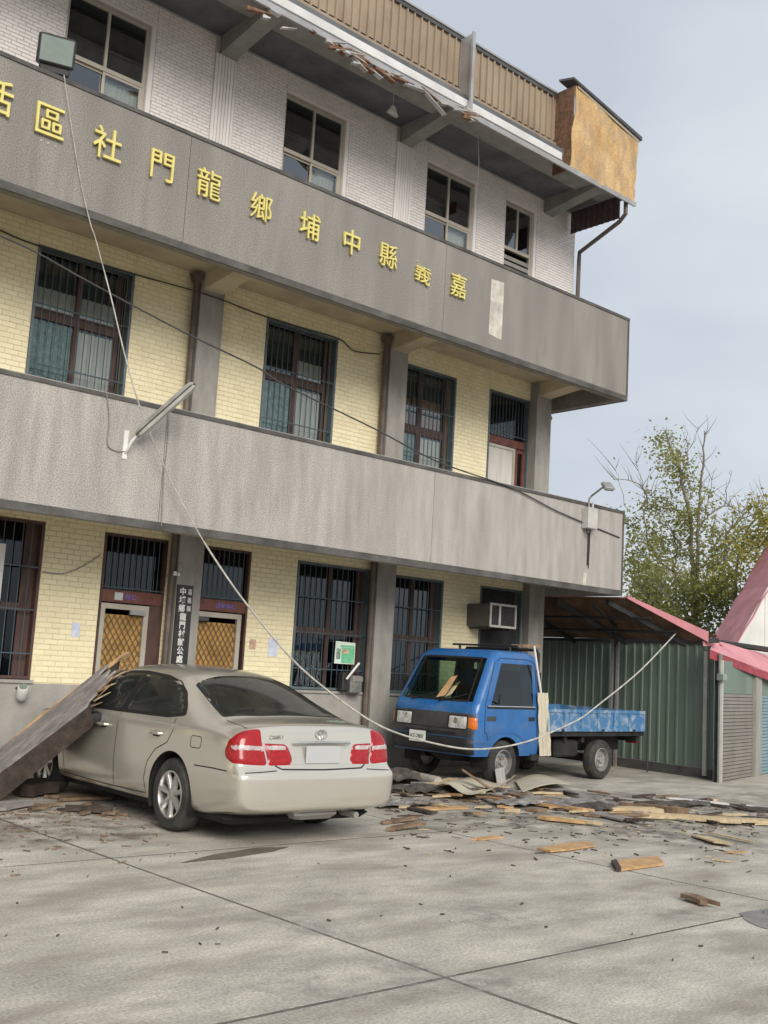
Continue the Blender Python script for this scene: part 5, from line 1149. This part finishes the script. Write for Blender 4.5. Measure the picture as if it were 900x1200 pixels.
for k in range(150):           # laths and scraps of the rubble strip between the vehicles
    t = RNG.random(); px = 452+t*(440 if k % 3 else 200); py = 910+(px-450)*.07+abs(RNG.gauss(13, 12)); a = RNG.uniform(-.3, .3)
    L_ = RNG.uniform(8, 30); mm = RNG.choice([m_woodb, m_woodb, m_dkwood, m_greyw, m_greyw, m_woodl, m_woodo, m_dkwood])
    if ground(px, py)[0] < 7.4: continue
    cn = {'brown_wood': 'brown', 'dark_wet_wood': 'black', 'weathered_grey_board': 'grey', 'pale_split_wood': 'pale', 'fresh_orange_wood': 'orange'}[mm.name]
    plank(px, py, px+L_, py+L_*(.12+a*.6), RNG.uniform(.03, .13), mm, 'small '+cn+' wood scrap in the rubble strip before the truck', th=RNG.uniform(.01, .03), group='small '+cn+' wood scraps in the rubble', name='wood_scrap', cat='wood scrap', z=RNG.uniform(.001, .03))
for k in range(14):
    px, py = RNG.uniform(0, 140), RNG.uniform(940, 960); mm = RNG.choice([m_woodb, m_dkwood])
    cn = 'brown' if mm is m_woodb else 'black'
    plank(px, py, px+RNG.uniform(6, 18), py+RNG.uniform(-2, 3), RNG.uniform(.03, .07), mm, 'small '+cn+' wood scrap below the fallen panel', th=.02, group='small '+cn+' wood scraps below the fallen panel', name='wood_scrap', cat='wood scrap')
# chips nobody could count
def chips(mm, n, name, label, fn, s0, s1):
    b = MB()
    for k in range(n):
        px, py = fn(); c = ground(px, py); a = RNG.uniform(0, 6.28); l_, w_ = RNG.uniform(s0, s1), RNG.uniform(s0*.25, s0*.6); u = np.array([math.cos(a), math.sin(a), RNG.uniform(-.1, .1)])*l_/2; v = np.array([-math.sin(a), math.cos(a), 0])*w_/2; h = np.array([0, 0, RNG.uniform(.004, .012)]); c = c+np.array([0, 0, .0015+abs(u[2])])
        b.hexa([c-u-v, c+u-v*.5, c+u+v*.5, c-u+v, c-u-v+h, c+u-v*.5+h, c+u+v*.5+h, c-u+v+h])
    o = b.build(name, mm, None, org=(9, 9, 0)); return tag(o, label, None, None, 'stuff')
def f_rub(): x = RNG.uniform(452, 890); return x, 925+(x-450)*.05+abs(RNG.gauss(0, 30))
def f_left(): return RNG.uniform(-20, 210), 945+abs(RNG.gauss(8, 26))
def f_all(): return RNG.uniform(0, 900), RNG.uniform(985, 1140)**1.0
chips(m_dkwood, 420, 'dark_wood_chips', 'dark wood chips strewn over the concrete by the rubble', f_rub, .02, .11); chips(m_woodl, 90, 'pale_wood_chips', 'pale wood chips strewn over the concrete by the rubble', f_rub, .02, .10)
chips(m_woodb, 240, 'brown_wood_chips', 'brown wood chips strewn beside the car', f_left, .015, .09); chips(m_dkwood, 34, 'scattered_chips', 'few dark chips and leaves scattered over the yard', f_all, .010, .045)
# crumpled sheets of roofing felt and tin in the rubble
m_felt = mat('crumpled_felt', (.10, .085, .075), .85, var=.35, scale=6, bump=.4); m_tin = mat('dull_tin', (.36, .34, .32), .5, metal=.4, var=.25, scale=5, dirt=(.22, .15, .10), dirt_scale=4)
for px, py, sx, sy, hz, mm, lb in ((466, 917, .75, .55, .20, m_felt, 'crumpled dark roofing felt beside the rear bumper'), (492, 930, .55, .40, .13, m_felt, 'smaller crumpled felt piece before the pale roll'), (528, 931, .60, .35, .12, m_felt, 'crumpled dark felt under the edge of the curled sheet'), (612, 944, .60, .30, .08, m_tin, 'bent grey tin piece between the grey boards'), (672, 944, .75, .28, .07, m_tin, 'long bent tin piece on the broad grey boards'), (700, 950, .5, .3, .09, m_felt, 'dark felt scrap at the start of the pale planks'), (470, 945, .6, .25, .07, m_tin, 'flat grey tin scrap before the rear bumper felt'), (800, 945, .7, .25, .06, m_felt, 'dark felt strip beside the white strip')):
    c = ground(px, py); n = 11; rows = []; ph = RNG.uniform(0, 6)
    for i in range(n):
        row = []
        for j in range(n):
            s, t = i/(n-1)-.5, j/(n-1)-.5; ee = 1-max(abs(s), abs(t))*1.2
            row.append((c[0]+s*sx*1.4+RNG.uniform(-.03, .03), c[1]+t*sy*1.3+RNG.uniform(-.03, .03), .012+max(0, ee)*hz*(.45+.55*abs(math.sin(s*9+ph+t*4)))+RNG.uniform(0, .02)))
        rows.append(row)
    tag(MB().grid(rows, thick=(0, 0, -.005)).build('crumpled_sheet', mm, None, org=(c[0], c[1], 0)), lb, 'sheet')
# pieces on the truck
o = MB().hexa([(12.62, 11.15, 1.985), (13.05, 10.93, 1.99), (13.12, 11.02, 1.99), (12.68, 11.26, 1.985), (12.62, 11.15, 2.02), (13.05, 10.93, 2.05), (13.12, 11.02, 2.05), (12.68, 11.26, 2.02)]).build('roof_plank', m_woodb, None, org=(12.85, 11.1, 1.99)); tag(o, 'brown plank lying on the truck cab roof', 'plank')
c0, c1 = onY(636, 812, 10.58), onY(640, 886, 10.58)
rows = []
for i in range(9):
    t = i/8; z = c0[2]+(c1[2]-c0[2])*t; xc = c0[0]+(c1[0]-c0[0])*t; w_ = .10+.025*t+.012*math.sin(i*2.3); rows.append([(xc-w_*1.0+j*w_*.4, 10.585-.02*(j % 2)+.02*t, z+.01*math.sin(j*3)*(i in (0, 8))) for j in range(6)])
o = MB().grid(rows, thick=(0, .006, 0)).build('hanging_strip', m_cream, None, org=tuple(c0)); tag(o, 'torn cream strip of sheet hanging behind the truck cab', 'sheet')
c2, c3 = onY(626, 757, 10.62), onY(634, 812, 10.6); o = MB().tube([c2, c3], .016, 6).build('pale_lath', m_white, None, org=tuple(c3)); tag(o, 'thin pale lath standing behind the truck cab above the cream strip', 'lath')
for (xa, ya, xb, yb, w_, mm, lb) in ((516, 816, 531, 793, .07, m_woodo, 'orange board stuck upright through the truck windscreen'), (525, 815, 536, 800, .035, m_woodl, 'pale split stick beside the board in the truck windscreen')):
    a = onX(xa, ya, 11.27); e = onX(xb, yb, 11.47); u_ = np.array([.02, -w_, .02]); q_ = np.array([.02, 0, .01])
    o = MB().hexa([a-u_, a+u_, a+u_+q_, a-u_+q_, e-u_*.6, e+u_*.8, e+u_*.8+q_, e-u_*.6+q_]).build('windscreen_board', mm, None, org=tuple(a)); tag(o, lb, 'board')

# ------------------------------------------------------------------ lean-to, green corrugated wall and shed at the right
m_green = mat('green_corrugated', (.17, .225, .185), .5, var=.12, scale=1.2, stretch=(1, 1, .4), dirt=(.12, .15, .11), dirt_scale=1.6, dirt_amt=.5)
m_pink = mat('faded_red_roof', (.66, .27, .30), .55, var=.12, scale=1.6, dirt=(.45, .15, .17), dirt_scale=2.5, dirt_amt=.4)
m_redf = mat('deep_red_flashing', (.36, .045, .065), .5, var=.15, scale=3)
m_ru = mat('rusty_roof_underside', (.17, .095, .055), .85, var=.3, scale=2.5, c2=(.07, .045, .03))
m_shut = mat('grey_shutter', (.27, .245, .215), .5, metal=.2, var=.1, scale=2); m_shutb = mat('blue_shutter', (.24, .36, .40), .5, metal=.2, var=.1)
m_postl = mat('pale_post', (.50, .50, .46), .6, var=.12)
A_, B_ = np.array([16.78, 10.2, 0]), np.array([17.28, 15.2, 0]); ev = (B_-A_)/np.linalg.norm(B_-A_); nw = np.array([-ev[1], ev[0], 0])   # nw points to the yard
GW = thing('corrugated_wall', 'green corrugated metal wall beside the truck bed', 'wall', tuple(A_))
LN = np.linalg.norm(B_-A_); s = 0; H0 = 2.28
while s < LN-.01:
    s1 = min(s+.80, LN); pts = []; q = s
    while q < s1-.001:
        for dx, dn in ((0, 0), (.145, 0), (.155, .022), (.19, .022)):
            if q+dx < s1: pts.append((q+dx, dn))
        q += .20
    pts.append((s1-.002, 0))
    MB().grid([[A_+ev*a+nw*d+np.array([0, 0, z]) for a, d in pts] for z in (.17, H0)], thick=-nw*.004).build('ribbed_sheet', m_green, GW); s = s1
MB().hexa([A_+nw*.0, A_+nw*.03, B_+nw*.03, B_, A_+[0, 0, .165], A_+nw*.03+[0, 0, .165], B_+nw*.03+[0, 0, .165], B_+[0, 0, .165]]).build('kerb', m_band, GW)
MB().hexa([A_-nw*.01+[0, 0, H0], A_+nw*.04+[0, 0, H0], B_+nw*.04+[0, 0, H0], B_-nw*.01+[0, 0, H0], A_-nw*.01+[0, 0, H0+.06], A_+nw*.04+[0, 0, H0+.06], B_+nw*.04+[0, 0, H0+.06], B_-nw*.01+[0, 0, H0+.06]]).build('top_rail', m_blackm, GW)
p_ = A_+ev*.12+nw*.05; part('drain_pipe', m_postl, GW, (p_[0]-.035, p_[0]+.035, p_[1]-.035, p_[1]+.035, .05, 2.15))
LT = thing('lean_to_roof', 'sagging lean-to roof with rusty underside and pink edge beside the building', 'roof', (16.3, 12.5, 0))
P1 = np.array([15.80, 11.33, 2.99]); P2 = onY(829, 751, 10.12); P3 = np.array([15.45, 15.2, 3.03]); P4 = np.array([17.45, 15.2, 2.36])
rows = []
for i in range(9):
    s = i/8; row = []
    for j in range(9):
        t = j/8; q = (P1*(1-s)+P3*s)*(1-t)+(P2*(1-s)+P4*s)*t; row.append(q+np.array([0, 0, .012*math.sin(t*25)]))
    rows.append(row)
MB().grid(rows, thick=(0, 0, .012)).build('roof_sheet', m_ru, LT); MB().grid([[q+np.array([0, 0, .016]) for q in r] for r in rows], thick=(0, 0, .012)).build('top_sheet', m_pink, LT)
e_ = P2-P1; b = MB(); up = np.array([0, 0, 1.]); off = np.array([-.05, -.05, 0])
b.hexa([P1+off-up*.005, P2+off-up*.02, P2+off*.3-up*.02, P1+off*.3-up*.005, P1+off+up*.05, P2+off+up*.15, P2+off*.3+up*.15, P1+off*.3+up*.05]); b.build('edge_flashing', m_pink, LT)
for s in (.1, .38, .66, .92):
    q0, q1 = P1*(1-s)+P3*s, P2*(1-s)+P4*s; dn = up*.02; MB().hexa([q0-up*.11+[0, -.025, 0], q1-up*.11+[0, -.025, 0], q1-up*.11+[0, .025, 0], q0-up*.11+[0, .025, 0], q0-dn+[0, -.025, 0], q1-dn+[0, -.025, 0], q1-dn+[0, .025, 0], q0-dn+[0, .025, 0]]).build('rafter', m_blackm, LT)
for t in (.3, .62):
    q0, q1 = P1*(1-t)+P2*t, P3*(1-t)+P4*t; MB().tube([q0-up*.13, q1-up*.13], .025, 5).build('purlin', m_blackm, LT)
g_ = ground(726, 899); px_, py_ = 16.83, 12.3
for k, dx in ((0, -.06), (1, .06)): part('post', m_steel, LT, (px_-.025, px_+.025, py_+dx-.025, py_+dx+.025, 0, 2.32))
MB().tube([(px_, py_, 2.2), (16.4, py_-.3, 2.55), (15.5, py_-.5, 2.85)], .03, 5).build('brace', m_blackm, LT)
o = MB().tube([(16.55, 11.35, 0), (16.55, 11.35, 1.15)], .015, 5).build('thin_post', m_blackm, None, org=(16.55, 11.35, 0)); tag(o, 'thin black post standing before the green wall', 'post')
# shed with roller shutters, turned against the yard
C0 = np.array([16.50, 9.90, 0]); es = np.array([.970, .243, 0]); ns = np.array([es[1], -es[0], 0])    # ns points to the yard
def onS(x, y):
    d = ray(x, y); o = np.array([0, 0, EYE]); t = ((C0-o)@ns)/(d@ns); q = o+d*t; return (q-C0)@es, q[2]
SH = thing('storage_shed', 'low shed with a grey roller shutter and red roof edge at the wall end', 'shed', tuple(C0))
def sbox(name, mm, s0, s1, z0, z1, n0=0.0, n1=.06, parent=None):
    f = lambda s, n, z: C0+es*s+ns*n+np.array([0, 0, z])
    return MB().hexa([f(s0, n1, z0), f(s1, n1, z0), f(s1, n0, z0), f(s0, n0, z0), f(s0, n1, z1), f(s1, n1, z1), f(s1, n0, z1), f(s0, n0, z1)]).build(name, mm, parent or SH)
sA, sB, sC, sD = onS(842, 870)[0], onS(881, 870)[0], onS(888, 870)[0], 9.0
zt = onS(860, 813)[1]
sbox('corner_post', m_green, -.02, sA-.05, .0, 2.1, 0, .03); sbox('shutter_jamb', m_postl, sA-.05, sA, 0, 2.0, 0, .07); sbox('shutter_jamb', m_col, sB, sC, 0, 1.95, 0, .07)
sbox('header', m_green, sA, sB, zt, 2.0, 0, .02); sbox('header', m_green, sC, sD, zt-.02, 1.9, 0, .02)
n = 24
for k in range(n):
    z0 = .01+(zt-.01)*k/n; sbox('shutter_slat', m_shut, sA+.002, sB-.002, z0+.004, .01+(zt-.01)*(k+1)/n-.006, 0, .014+.008*(k % 2)); sbox('blue_shutter_slat', m_shutb, sC+.002, sC+2.4, z0+.004, .01+(zt-.01)*(k+1)/n-.006, 0, .016)
sbox('back_panel', m_dark, sA, sD, .0, 1.99, -.08, -.001)
E1, E2, U1, U2 = atD(832, 762, 17.9), atD(960, 812, 22.5), atD(836, 750, 19.4), atD(985, 792, 26)
MB().grid([[E1+(E2-E1)*t for t in np.linspace(0, 1, 12)], [U1+(U2-U1)*t+up*(.01*(i % 2)) for i, t in enumerate(np.linspace(0, 1, 12))]], thick=(0, 0, -.012)).build('red_roof', m_pink, SH)
MB().hexa([E1-up*.13, E2-up*.13, E2-up*.13+[.02, .02, 0], E1-up*.13+[.02, .02, 0], E1+up*.012, E2+up*.012, E2+up*.012+[.02, .02, 0], E1+up*.012+[.02, .02, 0]]).build('red_fascia', m_redf, SH)
c = atD(845, 794, 18.0); o = MB().bbox(c[0]-.06, c[0]+.06, c[1]-.08, c[1]+.05, c[2]-.05, c[2]+.06, .01).build('shed_lamp', m_fglass, None, org=tuple(c)); tag(o, 'small dark lamp under the red eave of the shed', 'lamp')
# neighbouring house with a steep red roof and white gable
NH = thing('neighbour_house', 'house with a steep faded red roof and white gable behind the shed', 'house', (24, 16, 0))
n0, n1, f0, f1 = atD(862, 757, 21.5), atD(972, 563, 25.0), atD(837, 746, 24.0), atD(925, 590, 27.5)
rows = []
for i in range(13):
    s = i/12; a, e = n0+(n1-n0)*s, f0+(f1-f0)*s; dent = .05*math.exp(-((s-.32)/.03)**2)+.05*math.exp(-((s-.14)/.03)**2)
    rows.append([a+(e-a)*t+np.array([dent+RNG.uniform(-.012, .012), 0, -dent*.6+.05*math.sin(7*t)*(i == 0)]) for t in np.linspace(0, 1, 7)])
MB().grid(rows, thick=(.02, 0, -.02)).build('red_roof', m_pink, NH)
gn = np.cross(n1-n0, up); n2 = n1+(n1-n0)*np.array([1, 1, -1])
gw = MB(); off2 = (f0-n0)*.04; gw.prism([n0+off2, n1+off2, n2+off2, n2+off2-up*.1, n0+off2-up*.1], (f0-n0)*np.array([.02, .02, 0])); gw.build('white_gable', mat('white_gable_paint', (.74, .74, .70), .6, var=.08, scale=2), NH)
for k in range(1, 6):
    q = n0+off2+(n2-n0)*(k/7); hh = (n1-n0)[2]*(2*k/7 if k < 3.5 else 2*(1-k/7)); MB().hexa([q+[0, 0, -.05], q+[.03, 0, -.05], q+[.03, -.03, -.05], q+[0, -.03, -.05], q+[0, 0, hh*.95], q+[.03, 0, hh*.95], q+[.03, -.03, hh*.95], q+[0, -.03, hh*.95]]).build('gable_rib', MATS['white_gable_paint'], NH)
f2 = f1+(f1-f0)*np.array([1, 1, -1]); MB().grid([[n1, f1], [n2, f2]], thick=(0, 0, -.02)).build('far_roof', m_pink, NH)
bw_ = MB(); q0, q1, q2 = n0+off2*2, n2+off2*2, n0+(f0-n0); bw_.hexa([(q0[0], q0[1], 0), (q1[0], q1[1], 0), (q1[0]+(q2-q0)[0], q1[1]+(q2-q0)[1], 0), (q2[0], q2[1], 0), (q0[0], q0[1], 2.2), (q1[0], q1[1], 2.2), (q1[0]+(q2-q0)[0], q1[1]+(q2-q0)[1], 2.2), (q2[0], q2[1], 2.2)]); bw_.build('wall', MATS['white_gable_paint'], NH)
MB().tube([atD(834, 749, 21.0), atD(842, 753, 21), atD(905, 762, 21.2), atD(980, 772, 21.4)], .055, 6).build('eave_beam', m_blackm, NH)
for k in range(7):
    c = atD(RNG.uniform(828, 846), RNG.uniform(741, 764), 18.2+RNG.uniform(0, .5)); a = Vector((RNG.uniform(-1, 1), RNG.uniform(-1, 1), RNG.uniform(-.4, .4))).normalized()*RNG.uniform(.08, .2); w_ = np.array([RNG.uniform(-.04, .04), .02, RNG.uniform(.03, .08)])
    a = np.array(a); MB().hexa([c-a, c+a, c+a+w_, c-a+w_, c-a+[0, .01, .01], c+a+[0, .01, .01], c+a+w_+[0, .01, .01], c-a+w_+[0, .01, .01]]).build('torn_flashing', RNG.choice([m_blackm, m_rust, m_pink]), SH)

# ------------------------------------------------------------------ trees behind the wall
m_bark = mat('grey_bark', (.23, .20, .16), .9, var=.25, scale=6)
def leafmat(nm, a, b_):
    m = mat(nm, a, .6, var=.3, scale=.9, c2=b_, isl=.45)
    t = m.node_tree; bs = t.nodes['Principled BSDF']; tr = t.nodes.new('ShaderNodeBsdfTranslucent'); tr.inputs[0].default_value = (*[min(1, c*1.6) for c in a], 1); mx = t.nodes.new('ShaderNodeMixShader'); mx.inputs[0].default_value = .35
    o = t.nodes['Material Output']; t.links.new(bs.outputs[0], mx.inputs[1]); t.links.new(tr.outputs[0], mx.inputs[2]); t.links.new(mx.outputs[0], o.inputs[0]); return m
m_lf = leafmat('mid_green_leaf', (.27, .27, .085), (.13, .145, .045)); m_lfy = leafmat('yellow_green_leaf', (.34, .32, .075), (.17, .18, .04)); m_lfd = leafmat('dark_green_leaf', (.21, .225, .065), (.095, .11, .03))
def tree(name, label, base, D, limbs, twigs, clusters, mm, leaf=(.07, .14)):
    """limbs: pixel polylines with start radius; clusters: (px, py, rx, ry, n, twigs)"""
    T = thing(name, label, 'tree', base, group=None); b = MB(); ends = []
    for pl, r in limbs:
        dz = RNG.uniform(-1.0, 1.0) if r < .09 else 0
        P = smooth_pts([atD(x, y, D+dz*(i/len(pl))) for i, (x, y) in enumerate(pl)], 5); P = [q+np.array([RNG.uniform(-.035, .035), RNG.uniform(-.035, .035), 0])*(i > 0) for i, q in enumerate(P)]; n_ = len(P); b.tube(P, [r*.62*(1-.78*i/n_) for i in range(n_)], 6); ends += P[3:]
    for k in range(twigs):
        p = np.array(RNG.choice(ends)); d = np.array([RNG.uniform(-.6, .6), RNG.uniform(-.6, .6), RNG.uniform(.1, 1.0)]); d = d/np.linalg.norm(d); L_ = RNG.uniform(.25, .9); k_ = np.array([RNG.uniform(-.2, .2), RNG.uniform(-.2, .2), RNG.uniform(-.05, .2)])
        e_ = k_*.8+np.array([RNG.uniform(-.25, .25), 0, 0]); b.tube([p, p+d*L_*.3+e_*.05, p+d*L_*.55+e_*.25, p+d*L_*.8+e_*.6, p+d*L_+e_], [.009, .008, .006, .004, .002], 4)
    b.build('trunk', m_bark, T, smooth='all')
    lf = MB(); wood = MB()
    for px, py, rx, ry, n_, tw in clusters:
        c0 = atD(px, py, D+RNG.uniform(-1.2, 1.2)); sx, sy = rx/FPX*D, ry/FPX*D
        subs = []
        for k in range(max(1, int(n_*1.35)//28)):
            while True:
                v = np.array([RNG.uniform(-1, 1) for _ in range(3)])
                if np.linalg.norm(v) < 1: break
            subs.append((c0+v*np.array([sx, sx, sy]), RNG.uniform(.10, .34)))
        for q, r_ in subs:
            for j in range(28):
                p = q+np.array([RNG.gauss(0, r_), RNG.gauss(0, r_), RNG.gauss(0, r_*.75)])
                a = Vector((RNG.uniform(-1, 1), RNG.uniform(-1, 1), RNG.uniform(-.9, .5))).normalized(); u = a*RNG.uniform(*leaf); w_ = a.cross(Vector((RNG.uniform(-1, 1), RNG.uniform(-1, 1), RNG.uniform(-1, 1)))).normalized()*u.length*.28
                p = Vector(p); lf.add([p, p+u*.45+w_, p+u, p+u*.45-w_], [(0, 1, 2, 3)])
    o = lf.build('crown', mm, T, fix=False); return T
g1 = atD(812, 812, 30)
tree('sparse_tree', 'tall storm stripped tree with bare upper twigs behind the green wall', (g1[0], g1[1], 0), 30,
     [([(812, 815), (812, 740), (811, 664), (809, 611), (802, 578), (795, 545), (786, 525), (780, 505)], .13), ([(817, 815), (817, 740), (817, 667), (817, 618), (821, 569), (824, 541), (826, 505)], .11), ([(795, 735), (790, 672), (794, 645), (788, 622), (778, 606)], .06), ([(793, 672), (775, 660), (762, 640), (755, 610), (760, 584), (748, 568), (732, 562), (718, 562)], .05), ([(817, 625), (824, 612), (835, 600), (849, 593), (862, 596), (872, 604)], .05), ([(822, 618), (830, 590), (838, 548)], .03), ([(760, 600), (754, 570), (746, 543)], .025), ([(800, 570), (806, 530), (803, 497)], .025), ([(822, 666), (845, 650), (866, 640), (885, 628)], .05), ([(809, 620), (795, 600), (770, 585), (752, 578)], .03), ([(795, 545), (812, 520), (818, 500)], .018), ([(790, 660), (760, 650), (738, 645)], .03), ([(848, 593), (853, 570), (858, 550)], .02), ([(735, 600), (728, 575), (722, 548)], .018), ([(817, 640), (845, 622), (870, 612)], .03)], 130,
     [(779, 516, 7, 16, 170, 0), (785, 534, 9, 12, 170, 0), (797, 547, 13, 14, 260, 0), (808, 562, 16, 12, 220, 0), (740, 610, 16, 12, 170, 0), (850, 640, 18, 12, 220, 0), (768, 556, 10, 6, 30, 0), (770, 592, 16, 9, 280, 0), (806, 606, 10, 9, 230, 0), (790, 602, 18, 14, 200, 0), (775, 625, 28, 14, 380, 0), (748, 642, 22, 20, 400, 0), (800, 640, 24, 20, 380, 0), (835, 655, 24, 18, 450, 0), (822, 587, 12, 14, 130, 0), (845, 620, 16, 14, 200, 0), (765, 650, 18, 14, 160, 0)], m_lf)
g2 = atD(880, 812, 27)
tree('arching_tree', 'yellow green tree with arching branches beside the steep red roof', (g2[0], g2[1], 0), 27, [([(872, 815), (868, 740), (862, 690), (866, 650), (880, 615), (900, 590)], .10), ([(864, 680), (850, 655), (852, 625), (870, 608), (890, 600)], .06), ([(866, 650), (890, 640), (915, 620)], .05)], 60,
     [(880, 628, 22, 12, 420, 0), (893, 600, 12, 14, 220, 0), (862, 608, 8, 8, 50, 0), (868, 650, 22, 14, 330, 0), (855, 680, 20, 14, 380, 0), (905, 630, 20, 30, 420, 0)], m_lfy)
g3 = atD(790, 812, 27)
tree('bushy_tree', 'dense green bushy tree low behind the lean-to roof', (g3[0], g3[1], 0), 27.5, [([(795, 815), (795, 760), (790, 715), (775, 690)], .12), ([(795, 750), (810, 710), (830, 690)], .08), ([(792, 730), (760, 700), (745, 690)], .06)], 60,
     [(760, 692, 22, 22, 650, 0), (790, 704, 30, 20, 1000, 0), (825, 700, 30, 20, 950, 0), (815, 732, 40, 20, 1400, 0), (850, 705, 22, 30, 900, 0), (775, 730, 30, 20, 900, 0), (745, 668, 14, 14, 260, 0)], m_lfd, (.07, .13))
g4 = atD(770, 812, 33)
tree('light_tree', 'light green leafy tree behind the dense bushy one', (g4[0], g4[1], 0), 33, [([(760, 815), (758, 740), (752, 690), (745, 665)], .10), ([(758, 730), (785, 690), (800, 670)], .07)], 40,
     [(748, 680, 18, 20, 420, 0), (778, 672, 20, 14, 420, 0), (815, 680, 30, 14, 600, 0), (760, 705, 26, 16, 520, 0)], m_lfy)
